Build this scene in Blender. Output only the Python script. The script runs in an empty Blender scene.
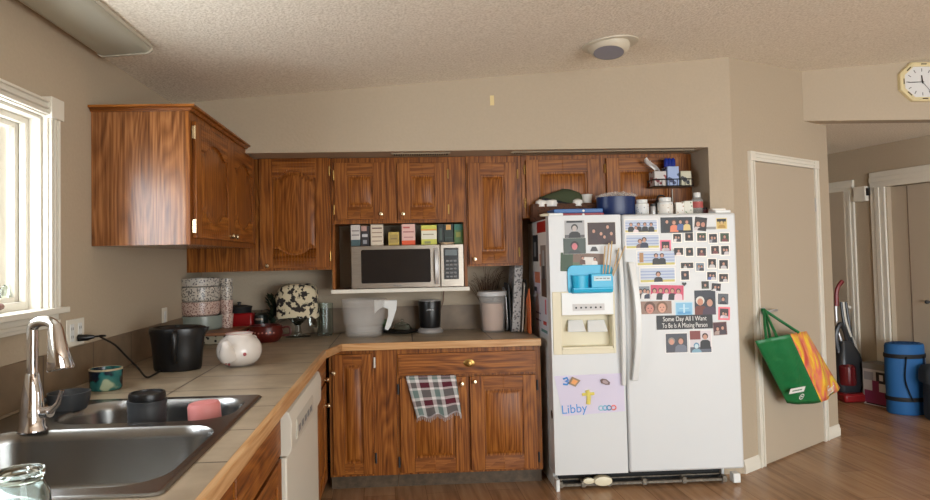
import bpy, bmesh, math, random
from mathutils import Vector, Matrix
random.seed(7)
C = bpy.context.scene.collection
PI = math.pi
# ------------------------------------------------------------------ camera model
F_, CX_, CY_ = 661.2, 435.9, 234.6
YAW, PITCH, ROLL = .0509, .0334, -.0213
CAM = Vector((1.4277, -4.7836, 1.4412))
def _basis():
    c, s = math.cos(YAW), math.sin(YAW)
    f = Vector((s*math.cos(PITCH), c*math.cos(PITCH), math.sin(PITCH)))
    r = Vector((c, -s, 0)); u = r.cross(f)
    cr, sr = math.cos(ROLL), math.sin(ROLL)
    return cr*r+sr*u, -sr*r+cr*u, f
RR, RU, RF = _basis()
def hit(x, y, n, d):
    r = RF + RR*((x-CX_)/F_) - RU*((y-CY_)/F_)
    n = Vector(n); t = (d-n.dot(CAM))/n.dot(r)
    return CAM + r*t
def onX(x, y, v): return hit(x, y, (1,0,0), v)
def onY(x, y, v): return hit(x, y, (0,1,0), v)
def onZ(x, y, v): return hit(x, y, (0,0,1), v)
def ppm(p): return F_/((Vector(p)-CAM).dot(RF))      # pixels per metre at a point

cam = bpy.data.objects.new('camera', bpy.data.cameras.new('camera')); C.objects.link(cam)
cam.matrix_world = Matrix(((RR.x, RU.x, -RF.x, CAM.x), (RR.y, RU.y, -RF.y, CAM.y), (RR.z, RU.z, -RF.z, CAM.z), (0,0,0,1)))
cam.data.sensor_width = 36; cam.data.lens = F_*36/930
cam.data.shift_x = (465-CX_)/930; cam.data.shift_y = (CY_-250)/930
cam.data.clip_start = .05
bpy.context.scene.camera = cam

# ------------------------------------------------------------------ materials
def srgb(r, g, b):
    f = lambda c: (c/255/12.92) if c/255 <= .04045 else ((c/255+.055)/1.055)**2.4
    return (f(r), f(g), f(b), 1)
MATS = {}
def mat(name, col, rough=.5, metal=0, **k):
    if name in MATS: return MATS[name]
    m = bpy.data.materials.new(name); m.use_nodes = True
    nt = m.node_tree; b = nt.nodes['Principled BSDF']
    if len(col) == 3: col = srgb(*col)
    b.inputs['Base Color'].default_value = col
    b.inputs['Roughness'].default_value = rough; b.inputs['Metallic'].default_value = metal
    if 'trans' in k: b.inputs['Transmission Weight'].default_value = k['trans']; b.inputs['IOR'].default_value = k.get('ior', 1.45)
    if 'coat' in k: b.inputs['Coat Weight'].default_value = k['coat']
    if 'alpha' in k: b.inputs['Alpha'].default_value = k['alpha']
    if 'spec' in k: b.inputs['Specular IOR Level'].default_value = k['spec']
    nz = k.get('noise')                      # (scale, amount) mottling + bump
    if nz:
        tc = nt.nodes.new('ShaderNodeTexCoord'); n = nt.nodes.new('ShaderNodeTexNoise')
        n.inputs['Scale'].default_value = nz[0]; n.inputs['Detail'].default_value = 4
        nt.links.new(tc.outputs['Object'], n.inputs['Vector'])
        cr = nt.nodes.new('ShaderNodeValToRGB')
        a = nz[1]; cr.color_ramp.elements[0].position = .3; cr.color_ramp.elements[1].position = .7
        cr.color_ramp.elements[0].color = tuple(c*(1-a) for c in col[:3])+(1,)
        cr.color_ramp.elements[1].color = tuple(min(1, c*(1+a)) for c in col[:3])+(1,)
        nt.links.new(n.outputs['Fac'], cr.inputs['Fac']); nt.links.new(cr.outputs['Color'], b.inputs['Base Color'])
        if len(nz) > 2:
            bp = nt.nodes.new('ShaderNodeBump'); bp.inputs['Strength'].default_value = nz[2]; bp.inputs['Distance'].default_value = .01
            nt.links.new(n.outputs['Fac'], bp.inputs['Height']); nt.links.new(bp.outputs['Normal'], b.inputs['Normal'])
    MATS[name] = m
    return m
def nodes(name, rough=.5, metal=0):
    m = bpy.data.materials.new(name); m.use_nodes = True; MATS[name] = m
    b = m.node_tree.nodes['Principled BSDF']; b.inputs['Roughness'].default_value = rough; b.inputs['Metallic'].default_value = metal
    N = m.node_tree.nodes.new; L = m.node_tree.links.new
    return m, b, N, L
def ramp(N, stops):
    r = N('ShaderNodeValToRGB'); e = r.color_ramp.elements
    e[0].position, e[0].color = stops[0]; e[1].position, e[1].color = stops[-1]
    for p, c in stops[1:-1]:
        q = e.new(p); q.color = c
    return r
def oak(name, axis, c0, c1, c2, rough=.38, off=0):
    m, b, N, L = nodes(name, rough); b.inputs['Specular IOR Level'].default_value = .28
    tc = N('ShaderNodeTexCoord'); mp = N('ShaderNodeMapping')
    s = [85., 85., 85.]; s[axis] = 3.0
    mp.inputs['Scale'].default_value = s; mp.inputs['Location'].default_value = (off, off*1.7, off*.6)
    L(tc.outputs['Object'], mp.inputs['Vector'])
    n1 = N('ShaderNodeTexNoise'); n1.inputs['Scale'].default_value = 1; n1.inputs['Detail'].default_value = 5; n1.inputs['Distortion'].default_value = .6
    L(mp.outputs['Vector'], n1.inputs['Vector'])
    mp2 = N('ShaderNodeMapping'); s2 = [6.5, 6.5, 6.5]; s2[axis] = .7
    mp2.inputs['Scale'].default_value = s2; L(tc.outputs['Object'], mp2.inputs['Vector'])
    n2 = N('ShaderNodeTexNoise'); n2.inputs['Scale'].default_value = 1; n2.inputs['Detail'].default_value = 1
    L(mp2.outputs['Vector'], n2.inputs['Vector'])
    # cathedral rings: a sawtooth on the slow noise
    ml = N('ShaderNodeMath'); ml.operation = 'MULTIPLY'; ml.inputs[1].default_value = 34
    fr = N('ShaderNodeMath'); fr.operation = 'PINGPONG'; fr.inputs[1].default_value = 1; L(n2.outputs['Fac'], ml.inputs[0]); L(ml.outputs[0], fr.inputs[0])
    mx = N('ShaderNodeMath'); mx.operation = 'MULTIPLY_ADD'; mx.inputs[1].default_value = .18
    L(fr.outputs[0], mx.inputs[0]); L(n1.outputs['Fac'], mx.inputs[2])
    cr = ramp(N, [(.32, c0), (.54, c1), (.78, c2)])
    L(mx.outputs[0], cr.inputs['Fac']); L(cr.outputs['Color'], b.inputs['Base Color'])
    bp = N('ShaderNodeBump'); bp.inputs['Strength'].default_value = .12; bp.inputs['Distance'].default_value = .004
    L(n1.outputs['Fac'], bp.inputs['Height']); L(bp.outputs['Normal'], b.inputs['Normal'])
    return m
OD, OM, OL = srgb(76,38,10), srgb(124,69,23), srgb(164,102,43)
oak_v = oak('oak_vertical', 2, OD, OM, OL); oak_h = oak('oak_horizontal', 0, OD, OM, OL)
oak_y = oak('oak_lengthwise', 1, OD, OM, OL)
oak_side = oak('oak_side_panel', 2, srgb(84,46,20), srgb(130,80,42), srgb(170,114,68), .26, 3)
oak_side.node_tree.nodes['Principled BSDF'].inputs['Coat Weight'].default_value = .6; oak_side.node_tree.nodes['Principled BSDF'].inputs['Coat Roughness'].default_value = .2
oak_edge = oak('oak_counter_edge_x', 0, srgb(168,118,70), srgb(192,146,98), srgb(208,168,122), .35)
oak_edge_y = oak('oak_counter_edge_y', 1, srgb(168,118,70), srgb(192,146,98), srgb(208,168,122), .35)
PG = [oak_v, oak_h]

wall_p = mat('wall_paint', (182,167,145), .75, noise=(60, .02, .15))
door_p = mat('door_paint', (186,172,152), .55)
trim_w = mat('trim_white', (226,221,208), .45)
white_gloss = mat('white_enamel', (226,228,226), .3)
white_side = mat('white_textured', (224,228,228), .45)
cream = mat('cream_plastic', (226,218,190), .45)
dw_white = mat('dishwasher_white', (215,210,196), .4)
brass = mat('brass', (168,132,76), .35, 1)
brass_pale = mat('pale_brass', (214,192,156), .25, 1)
chrome = mat('chrome', (225,225,228), .09, 1)
black_pl = mat('black_plastic', (14,14,15), .35)
black_mt = mat('black_matte', (16,16,17), .7)
dark_grey = mat('dark_grey', (52,54,56), .5)
grey = mat('grey_plastic', (120,120,120), .5)
glass = mat('clear_glass', (235,245,242), .03, trans=1, ior=1.3)
def sheer(name, col, rough, f):
    m = mat(name, col, rough); nt = m.node_tree; t_ = nt.nodes.new('ShaderNodeBsdfTransparent'); x_ = nt.nodes.new('ShaderNodeMixShader'); x_.inputs[0].default_value = f
    nt.links.new(t_.outputs[0], x_.inputs[1]); nt.links.new(nt.nodes['Principled BSDF'].outputs[0], x_.inputs[2]); nt.links.new(x_.outputs[0], nt.nodes['Material Output'].inputs['Surface']); return m
clearp = sheer('clear_plastic', (235,235,232), .15, .2)
frost = sheer('frosted_plastic', (230,226,220), .25, .2)
red_gl = mat('red_enamel', (150,16,20), .3)
red_dk = mat('dark_red_ceramic', (78,18,12), .3)
white_c = mat('white_ceramic', (232,228,220), .18)
silver = mat('silver', (205,205,205), .35, .6)
paper = mat('paper_white', (236,234,230), .7)
leaf = mat('leaf_green', (28,44,26), .6)
twig = mat('dry_twig', (88,66,48), .8)
wood_dk = mat('dark_board', (92,58,36), .5)
wood_lt = mat('light_board', (158,112,72), .5)

m, b, N, L = nodes('ceiling_popcorn', .95)
tc = N('ShaderNodeTexCoord'); n = N('ShaderNodeTexNoise'); n.inputs['Scale'].default_value = 85; n.inputs['Detail'].default_value = 3
L(tc.outputs['Object'], n.inputs['Vector'])
cr = ramp(N, [(.3, srgb(222,212,192)), (.62, srgb(250,242,226))]); L(n.outputs['Fac'], cr.inputs['Fac']); L(cr.outputs['Color'], b.inputs['Base Color'])
bp = N('ShaderNodeBump'); bp.inputs['Strength'].default_value = .55; bp.inputs['Distance'].default_value = .015
L(n.outputs['Fac'], bp.inputs['Height']); L(bp.outputs['Normal'], b.inputs['Normal']); ceil_m = m

m, b, N, L = nodes('brushed_steel', .3, 1)
tc = N('ShaderNodeTexCoord'); mp = N('ShaderNodeMapping'); mp.inputs['Scale'].default_value = (3, 3, 160)
n = N('ShaderNodeTexNoise'); n.inputs['Scale'].default_value = 4
L(tc.outputs['Object'], mp.inputs['Vector']); L(mp.outputs['Vector'], n.inputs['Vector'])
cr = ramp(N, [(.3, srgb(150,142,132)), (.7, srgb(176,167,155))]); L(n.outputs['Fac'], cr.inputs['Fac']); L(cr.outputs['Color'], b.inputs['Base Color']); steel = m
sinksteel = mat('sink_steel', (150,150,148), .27, 1)

def tiles(name, sx, sy, c0, c1, grout, ox=0, oy=0, rough=.45, plane='xy', gw=.004):
    m, b, N, L = nodes(name, rough)
    tc = N('ShaderNodeTexCoord'); mp = N('ShaderNodeMapping')
    L(tc.outputs['Object'], mp.inputs['Vector'])
    mp.inputs['Location'].default_value = (ox, oy, 0)
    v = mp.outputs['Vector']
    if plane != 'xy':
        sp = N('ShaderNodeSeparateXYZ'); cb = N('ShaderNodeCombineXYZ'); L(tc.outputs['Object'], sp.inputs[0])
        L(sp.outputs['X' if plane == 'xz' else 'Y'], cb.inputs['X']); L(sp.outputs['Z'], cb.inputs['Y']); L(cb.outputs[0], mp.inputs['Vector'])
    br = N('ShaderNodeTexBrick'); br.offset = 0; br.inputs['Scale'].default_value = 1
    br.inputs['Mortar Size'].default_value = gw; br.inputs['Brick Width'].default_value = sx; br.inputs['Row Height'].default_value = sy
    br.inputs['Mortar Smooth'].default_value = .1
    br.inputs['Mortar'].default_value = grout; L(v, br.inputs['Vector'])
    n = N('ShaderNodeTexNoise'); n.inputs['Scale'].default_value = 9; n.inputs['Detail'].default_value = 6; L(tc.outputs['Object'], n.inputs['Vector'])
    cr = ramp(N, [(.3, c0), (.7, c1)]); L(n.outputs['Fac'], cr.inputs['Fac'])
    L(cr.outputs['Color'], br.inputs['Color1']); L(cr.outputs['Color'], br.inputs['Color2'])
    L(br.outputs['Color'], b.inputs['Base Color'])
    bp = N('ShaderNodeBump'); bp.inputs['Strength'].default_value = .4; bp.inputs['Distance'].default_value = .003; bp.invert = True
    L(br.outputs['Fac'], bp.inputs['Height']); L(bp.outputs['Normal'], b.inputs['Normal'])
    return m
tile_c = tiles('counter_tile', .5, .33, srgb(150,134,112), srgb(176,160,136), srgb(66,54,44), ox=.02, oy=.03, rough=.36)
tile_bx = tiles('backsplash_tile_x', .42, .5, srgb(112,94,74), srgb(132,112,90), srgb(84,70,56), oy=-.6, plane='xz')
tile_by = tiles('backsplash_tile_y', .42, .5, srgb(112,94,74), srgb(132,112,90), srgb(84,70,56), oy=-.6, plane='yz')
toe_m = mat('toe_kick_vinyl', (84,68,50), .5, noise=(30, .35))

# laminate floor: long planks with random tone, laid askew
m, b, N, L = nodes('laminate_floor', .26)
tc = N('ShaderNodeTexCoord'); mp = N('ShaderNodeMapping'); mp.inputs['Rotation'].default_value = (0, 0, math.radians(88))
L(tc.outputs['Object'], mp.inputs['Vector'])
br = N('ShaderNodeTexBrick'); br.offset = .37; br.inputs['Scale'].default_value = 1; br.inputs['Brick Width'].default_value = 1.2; br.inputs['Row Height'].default_value = .19
br.inputs['Mortar Size'].default_value = .0016; br.inputs['Mortar'].default_value = srgb(90,58,36)
br.inputs['Color1'].default_value = (0,0,0,1); br.inputs['Color2'].default_value = (1,1,1,1); L(mp.outputs['Vector'], br.inputs['Vector'])
mp2 = N('ShaderNodeMapping'); mp2.inputs['Scale'].default_value = (1.3, 16, 1); L(mp.outputs['Vector'], mp2.inputs['Vector'])
n = N('ShaderNodeTexNoise'); n.inputs['Scale'].default_value = 1.6; n.inputs['Detail'].default_value = 6; L(mp2.outputs['Vector'], n.inputs['Vector'])
mx = N('ShaderNodeMath'); mx.operation = 'MULTIPLY_ADD'; mx.inputs[1].default_value = .3
sp = N('ShaderNodeSeparateColor'); L(br.outputs['Color'], sp.inputs[0]); L(sp.outputs[0], mx.inputs[0]); L(n.outputs['Fac'], mx.inputs[2])
cr = ramp(N, [(.35, srgb(132,98,68)), (.6, srgb(160,122,88)), (.95, srgb(180,142,106))]); L(mx.outputs[0], cr.inputs['Fac'])
mm = N('ShaderNodeMixRGB'); mm.inputs['Color2'].default_value = srgb(116,82,56); L(br.outputs['Fac'], mm.inputs['Fac']); L(cr.outputs['Color'], mm.inputs['Color1'])
L(mm.outputs['Color'], b.inputs['Base Color']); floor_m = m

def pattern(name, base, ink, scale, thr=.5, kind='voronoi', rough=.4):
    m, b, N, L = nodes(name, rough)
    tc = N('ShaderNodeTexCoord')
    if kind == 'voronoi':
        t = N('ShaderNodeTexVoronoi'); t.inputs['Scale'].default_value = scale; o = t.outputs['Distance']
    elif kind == 'noise':
        t = N('ShaderNodeTexNoise'); t.inputs['Scale'].default_value = scale; t.inputs['Detail'].default_value = 3; o = t.outputs['Fac']
    L(tc.outputs['Object'], t.inputs['Vector'])
    cr = ramp(N, [(thr-.02, ink), (thr+.02, base)]); L(o, cr.inputs['Fac']); L(cr.outputs['Color'], b.inputs['Base Color'])
    return m

# ------------------------------------------------------------------ mesh builder
class M:
    def __init__(s): s.bm = bmesh.new(); s.mi = 0
    def _f(s, vs, mi=None):
        try:
            f = s.bm.faces.new(vs); f.material_index = s.mi if mi is None else mi; return f
        except ValueError: return None
    def hexa(s, p, mi=None):
        v = [s.bm.verts.new(q) for q in p]
        for i in ((0,3,2,1),(4,5,6,7),(0,1,5,4),(1,2,6,5),(2,3,7,6),(3,0,4,7)): s._f([v[k] for k in i], mi)
        return s
    def box(s, x0, y0, z0, x1, y1, z1, mi=None):
        x0, x1 = sorted((x0, x1)); y0, y1 = sorted((y0, y1)); z0, z1 = sorted((z0, z1))
        return s.hexa([(x0,y0,z0),(x1,y0,z0),(x1,y1,z0),(x0,y1,z0),(x0,y0,z1),(x1,y0,z1),(x1,y1,z1),(x0,y1,z1)], mi)
    def rbox(s, c, size, rot=(0,0,0), mi=None):
        from mathutils import Euler
        R = Euler(rot).to_matrix(); c = Vector(c); a, b_, d = (k/2 for k in size)
        return s.hexa([c+R@Vector(q) for q in ((-a,-b_,-d),(a,-b_,-d),(a,b_,-d),(-a,b_,-d),(-a,-b_,d),(a,-b_,d),(a,b_,d),(-a,b_,d))], mi)
    def rings(s, rings, cap0=True, cap1=True, mi=None, closed=True):
        vs = [[s.bm.verts.new(p) for p in r] for r in rings]; n = len(vs[0])
        for a, b_ in zip(vs, vs[1:]):
            for i in range(n if closed else n-1): s._f([a[i], a[(i+1)%n], b_[(i+1)%n], b_[i]], mi)
        if cap0: s._f(vs[0][::-1], mi)
        if cap1: s._f(vs[-1], mi)
        return s
    def lathe(s, prof, c=(0,0,0), seg=24, sx=1, sy=1, mi=None, cap0=True, cap1=True):
        c = Vector(c)
        return s.rings([[c+Vector((max(r,.0004)*sx*math.cos(2*PI*i/seg), max(r,.0004)*sy*math.sin(2*PI*i/seg), z)) for i in range(seg)] for r, z in prof], cap0, cap1, mi)
    def cyl(s, p0, p1, r0, r1=None, seg=16, mi=None):
        r1 = r0 if r1 is None else r1
        p0, p1 = Vector(p0), Vector(p1); d = (p1-p0).normalized()
        a = d.orthogonal().normalized(); b_ = d.cross(a)
        return s.rings([[p+(a*math.cos(2*PI*i/seg)+b_*math.sin(2*PI*i/seg))*r for i in range(seg)] for p, r in ((p0, r0), (p1, r1))], mi=mi)
    def tube(s, pts, r, seg=8, mi=None, flat=1):
        pts = [Vector(p) for p in pts]; rr = r if isinstance(r, (list, tuple)) else [r]*len(pts); out = []; a = None
        for i, p in enumerate(pts):
            d = (pts[min(i+1, len(pts)-1)]-pts[max(i-1, 0)]).normalized()
            a = d.orthogonal().normalized() if a is None else (a-d*a.dot(d)).normalized()
            b_ = d.cross(a)
            out.append([p+(a*math.cos(2*PI*k/seg)+b_*flat*math.sin(2*PI*k/seg))*rr[i] for k in range(seg)])
        return s.rings(out, mi=mi)
    def prism(s, poly, h0, h1, plane='xy', mi=None):
        f = {'xy': lambda p, h: (p[0], p[1], h), 'xz': lambda p, h: (p[0], h, p[1]), 'yz': lambda p, h: (h, p[0], p[1])}[plane]
        return s.rings([[f(p, h0) for p in poly], [f(p, h1) for p in poly]], mi=mi)
    def grid(s, f, nu, nv, mi=None):
        vs = [[s.bm.verts.new(f(i/nu, j/nv)) for i in range(nu+1)] for j in range(nv+1)]
        for j in range(nv):
            for i in range(nu): s._f([vs[j][i], vs[j][i+1], vs[j+1][i+1], vs[j+1][i]], mi)
        return s
    def build(s, name, mats, parent=None, bevel=0, solid=0, subsurf=0, sharp=38, loc=None, rot=None):
        bmesh.ops.recalc_face_normals(s.bm, faces=s.bm.faces)
        for f in s.bm.faces: f.smooth = True
        for e in s.bm.edges:
            if len(e.link_faces) == 2 and e.calc_face_angle(0) > math.radians(sharp): e.smooth = False
        me = bpy.data.meshes.new(name); s.bm.to_mesh(me); s.bm.free()
        if not isinstance(mats, (list, tuple)): mats = [mats]
        for m_ in mats: me.materials.append(m_)
        o = bpy.data.objects.new(name, me); C.objects.link(o)
        if parent: o.parent = parent
        if loc: o.location = loc
        if rot: o.rotation_euler = rot
        if solid:
            q = o.modifiers.new('solid', 'SOLIDIFY'); q.thickness = solid; q.offset = 0
        if bevel:
            q = o.modifiers.new('bevel', 'BEVEL'); q.width = bevel; q.segments = 2; q.limit_method = 'ANGLE'; q.angle_limit = math.radians(40)
        if subsurf:
            q = o.modifiers.new('sub', 'SUBSURF'); q.levels = q.render_levels = subsurf
        return o
def thing(name, label, cat, loc=(0,0,0), rz=0, group=None, rot=None):
    o = bpy.data.objects.new(name, None); C.objects.link(o); o.empty_display_size = .05
    o.location = loc; o.rotation_euler = rot or (0,0,rz); return tag(o, label, cat, group)
def tag(o, label, cat, group=None, stuff=False):
    o['label'] = label; o['category'] = cat
    if group: o['group'] = group
    if stuff: o['kind'] = 'stuff'
    return o
def struct(o): o['kind'] = 'structure'; return o
def text(name, body, size, m_, parent=None, loc=(0,0,0), rot=(PI/2,0,0), ext=.0005, sx=1, align='CENTER'):
    cu = bpy.data.curves.new(name, 'FONT'); cu.body = body; cu.size = size; cu.extrude = ext; cu.align_x = align; cu.align_y = 'CENTER'
    t = bpy.data.objects.new(name+'_tmp', cu); C.objects.link(t)
    bpy.context.view_layer.update()
    me = bpy.data.meshes.new_from_object(t.evaluated_get(bpy.context.evaluated_depsgraph_get()))
    bpy.data.objects.remove(t); me.materials.clear(); me.materials.append(m_)
    o = bpy.data.objects.new(name, me); C.objects.link(o); o.parent = parent; o.location = loc; o.rotation_euler = rot; o.scale = (sx,1,1)
    return o

# ------------------------------------------------------------------ room shell
KC = .0763
zc = lambda x: 2.44 + KC*x
SOF, SZ, XR = -.57, 2.12, 3.44           # soffit face, its underside, alcove side
A, B = Vector((3.60, SOF)), Vector((4.765, .21))
DL = (B-A).length; DU = (B-A).normalized(); DANG = math.atan2(DU.y, DU.x)
struct(M().box(-.2, -8.2, -.1, 9, 3.5, 0).build('floor', floor_m))
mb = M()   # sloping ceiling with a ridge far right
mb.prism([(-.2, zc(-.2)), (6.2, zc(6.2)), (9, zc(6.2)-.2), (9, zc(6.2)), (-.2, zc(6.2))], -7.0, .0, 'xz')
struct(mb.build('ceiling', ceil_m))
# left wall with the window hole
WY0, WY1, WZ0, WZ1 = -3.35, -2.085, 1.265, 2.035
mb = M(); T = -.16
mb.box(T, -8.2, 0, 0, WY0, 2.6); mb.box(T, WY1, 0, 0, .2, 2.6); mb.box(T, WY0, 0, 0, WY1, WZ0); mb.box(T, WY0, WZ1, 0, WY1, 2.6)
struct(mb.build('wall_left', wall_p))
mb = M()
mb.box(0, 0, 0, XR, .12, SZ); mb.box(0, SOF, SZ, 3.6, 0.12, 2.9); mb.box(XR, SOF, 0, 3.6, .12, SZ)
struct(mb.build('wall_back', wall_p))
# angled pantry wall
ang = M().box(0, 0, 0, DL, .11, 2.4); ang.box(0, 0, 2.4, DL-.37, .11, 3.05)
ang = struct(ang.build('wall_pantry', wall_p, loc=(A.x, A.y, 0), rot=(0, 0, DANG)))
mb = M().box(4.44, 0, 2.4, 9, .12, 3.05); struct(mb.build('wall_clock', wall_p))
struct(M().box(4.3, .12, 2.4, 9, 3.5, 2.5).build('ceiling_hall', ceil_m)); 
# hall wall
HN = Vector((1.1, .224)).normalized(); HO = Vector((5.77, 1.767)); HD = Vector((-HN.y, HN.x)) * -1      # direction towards the camera
if HD.y > 0: HD = -HD
HANG = math.atan2(HD.y, HD.x)
def hallpt(x, y):
    p = hit(x, y, (HN.x, HN.y, 0), HN.dot(HO)); return (p.xy-HO).dot(HD), p.z
hall_rot = dict(loc=(HO.x, HO.y, 0), rot=(0, 0, HANG))   # local +X runs towards the camera, local -Y? faces the hall
hu0, _ = hallpt(889, 250); 
mb = M().box(-1.8, 0, 0, hu0, .1, 2.4); mb.box(hu0, 0, 2.0, 1.6, .1, 2.4)
struct(mb.build('wall_hall', wall_p, **hall_rot))
struct(M().box(3.9, 3.3, 0, 9, 3.5, 2.6).build('wall_hall_end', wall_p))
struct(M().box(9, -8.2, 0, 9.1, 3.5, 3.1).build('wall_right', wall_p))
mb = M(); mb.box(0, -7.0, 0, 2.7, -6.9, 3.1); mb.box(7.2, -7.0, 0, 9, -6.9, 3.1); mb.box(2.7, -7.0, 2.35, 7.2, -6.9, 3.1)
struct(mb.build('wall_rear', wall_p))
struct(M().box(4.30, .33, 0, 4.36, 3.3, 2.4).build('wall_pantry_return', wall_p))

# baseboards
def profile_strip(L_, h=.085, d=.014):
    mb = M(); mb.prism([(0, 0), (-d, 0), (-d, h*.62), (-d*.6, h*.72), (-d*.6, h*.86), (-d*.2, h), (0, h)], 0, L_, 'yz'); return mb
def tpar(x, y):
    n_ = (DU.y, -DU.x, 0); p = hit(x, y, n_, DU.y*A.x-DU.x*A.y); return (p.xy-A).dot(DU), p.z
DT0, DT1 = tpar(747,150)[0], tpar(815,160)[0]+.01
pw = dict(loc=(A.x, A.y, 0), rot=(0, 0, DANG))
struct(profile_strip(DT0-.002).build('baseboard_pantry_left', trim_w, **pw))
o = struct(profile_strip(DL-DT1-.0).build('baseboard_pantry_right', trim_w, loc=(A.x+DU.x*DT1, A.y+DU.y*DT1, 0), rot=(0,0,DANG)))
struct(profile_strip(.11).build('baseboard_pantry_end', trim_w, loc=(B.x, B.y, 0), rot=(0,0,DANG+PI/2)))

def casing(name, w, h, tw, depth=.022, head=True, **tr):
    """fluted casing round an opening 0..w x 0..h, local -Y faces the room"""
    mb = M()
    def leg(x0, x1, z0, z1):
        mb.box(x0, -depth*.55, z0, x1, 0, z1)
        if z1-z0 > x1-x0:
            q = (x1-x0); mb.box(x0, -depth, z0, x0+q*.22, -depth*.5, z1); mb.box(x0+q*.38, -depth*.85, z0, x0+q*.62, -depth*.5, z1); mb.box(x1-q*.22, -depth, z0, x1, -depth*.5, z1)
        else:
            q = z1-z0; mb.box(x0, -depth, z0, x1, -depth*.5, z0+q*.22); mb.box(x0, -depth*.85, z0+q*.38, x1, -depth*.5, z0+q*.62); mb.box(x0, -depth, z1-q*.22, x1, -depth*.5, z1)
    leg(-tw, 0, 0, h); leg(w, w+tw, 0, h); leg(0, w, h, h+tw)
    for x0 in (-tw, w): mb.box(x0, -depth*1.15, h, x0+tw, 0, h+tw)
    return struct(mb.build(name, trim_w, bevel=.002, **tr))
DW0, DW1 = DT0+.062, DT1-.062
def diag(u, v=0, z=0): return (A.x+DU.x*u+DU.y*v, A.y+DU.y*u-DU.x*v, z)     # v>0 = towards the room
casing('trim_1', DW1-DW0, 2.045, .062, loc=diag(DW0), rot=(0,0,DANG))
mb = M().box(.004, -.012, .012, DW1-DW0-.004, -.001, 2.04)
pd = struct(mb.build('door_1', door_p, loc=diag(DW0), rot=(0,0,DANG)))
hx, hz = tpar(761, 311); hx -= DW0
mb = M(); mb.cyl((hx,-.012,hz), (hx,-.02,hz), .028); mb.cyl((hx,-.02,hz), (hx,-.055,hz), .010); mb.tube([(hx,-.055,hz),(hx+.03,-.058,hz+.002),(hx+.075,-.054,hz+.004),(hx+.12,-.05,hz)], [.011,.010,.009,.008])
mb.build('door_handle', silver, pd)
for z in (.25, 1.72):
    M().box(DW1-DW0-.012, -.02, z, DW1-DW0+.006, -.012, z+.1).build('hinge', silver, pd)

# hall doors and trims (on the hall wall frame, faces local +Y or -Y)
side = 1 if (Vector((-math.sin(HANG), math.cos(HANG)))).dot(CAM.xy-HO) > 0 else -1
def hall_trim(name, x0, x1, htop, tw):
    # legs at x0-tw..x0 and x1..x1+tw, on the room side
    mb = M(); s_ = side
    for a_, b_ in ((x0-tw, x0), (x1, x1+tw)):
        mb.box(a_, 0, 0, b_, s_*.02, htop); mb.box(a_+tw*.35, s_*.018, 0, a_+tw*.65, s_*.028, htop)
    mb.box(x0-tw, 0, htop, x1+tw, s_*.022, htop+tw); mb.box(x0-tw, s_*.018, htop+tw*.35, x1+tw, s_*.03, htop+tw*.65)
    return struct(mb.build(name, trim_w, bevel=.002, **hall_rot))
ha, hb = hallpt(848, 250)[0], hallpt(857, 250)[0]
hall_trim('trim_2', ha-.78, ha+.0, 2.0, hb-ha)
o = struct(M().box(ha-.78, .03*side, .01, ha, -.01*side, 2.0).build('door_2', door_p, **hall_rot))
hc, hd = hallpt(874, 250)[0], hallpt(888, 250)[0]
hall_trim('trim_3', hd, hd+.9, 2.0, hd-hc)
o = struct(M().box(hd+.004, -.05*side, .01, hd+.9, -.08*side, 1.995).build('door_3', door_p, **hall_rot))
kx, kz = hallpt(928, 301); kx = hallpt(905,250)[0]
o2 = M().box(kx, -.046*side, .01, kx+.006, -.0499*side, 1.99).build('fold_seam', mat('seam', (120,100,84), .6), o)
q = hallpt(926, 302)
M().lathe([(.008,0),(.008,.02),(.016,.03),(.018,.045),(.01,.055)], seg=14).build('door_knob', dark_grey, o, loc=(q[0], -.05*side, q[1]), rot=(-PI/2*side, 0, 0))
struct(M().box(-1.8, 0, 0, ha-.79-(hb-ha), side*.014, .085).build('baseboard_hall', trim_w, **hall_rot))
struct(M().box(hb+.002, 0, 0, hc-.002, side*.014, .085).build('baseboard_hall_middle', trim_w, **hall_rot))

PANE, b, N, L = nodes('window_glass', .05)
tr_ = N('ShaderNodeBsdfTransparent'); gl_ = N('ShaderNodeBsdfGlossy'); gl_.inputs['Roughness'].default_value = .02
mx = N('ShaderNodeMixShader'); mx.inputs[0].default_value = .05; L(tr_.outputs[0], mx.inputs[1]); L(gl_.outputs[0], mx.inputs[2])
L(mx.outputs[0], PANE.node_tree.nodes['Material Output'].inputs['Surface'])
# ---- window over the sink
mb = M()
tw = .085
# casing on wall face (x from 0 to .03)
def wl(y0, z0, y1, z1, x0=0, x1=.022): mb.box(x0, y0, z0, x1, y1, z1)
wl(WY1, WZ0-.02, WY1+tw, WZ1); wl(WY0-tw, WZ0-.02, WY0, WZ1)
for a_ in (.1, .42, .78): wl(WY1+tw*a_, WZ0-.02, WY1+tw*(a_+.16), WZ1, .02, .034); wl(WY0-tw*(a_+.16), WZ0-.02, WY0-tw*a_, WZ1, .02, .034)
wl(WY0, WZ1, WY1, WZ1+.07)
for a_ in (.08, .4, .76): wl(WY0, WZ1+.07*a_, WY1, WZ1+.07*(a_+.16), .02, .034)
wl(WY1-.005, WZ1-.005, WY1+tw+.008, WZ1+.08, 0, .042); wl(WY0-tw-.008, WZ1-.005, WY0+.005, WZ1+.08, 0, .042)
win = struct(mb.build('window_1', trim_w, bevel=.003))
mb = M(); wl(WY0-tw-.01, WZ0-.02, WY1+tw+.025, WZ0+.004, -.15, .055); wl(WY0-tw, WZ0-.075, WY1+tw, WZ0-.02, 0, .022); wl(WY0-tw, WZ0-.06, WY1+tw, WZ0-.045, .02, .03)
mb.build('window_sill', trim_w, win, bevel=.003)
mb = M()   # jamb lining and sash rails stepping outwards
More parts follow.
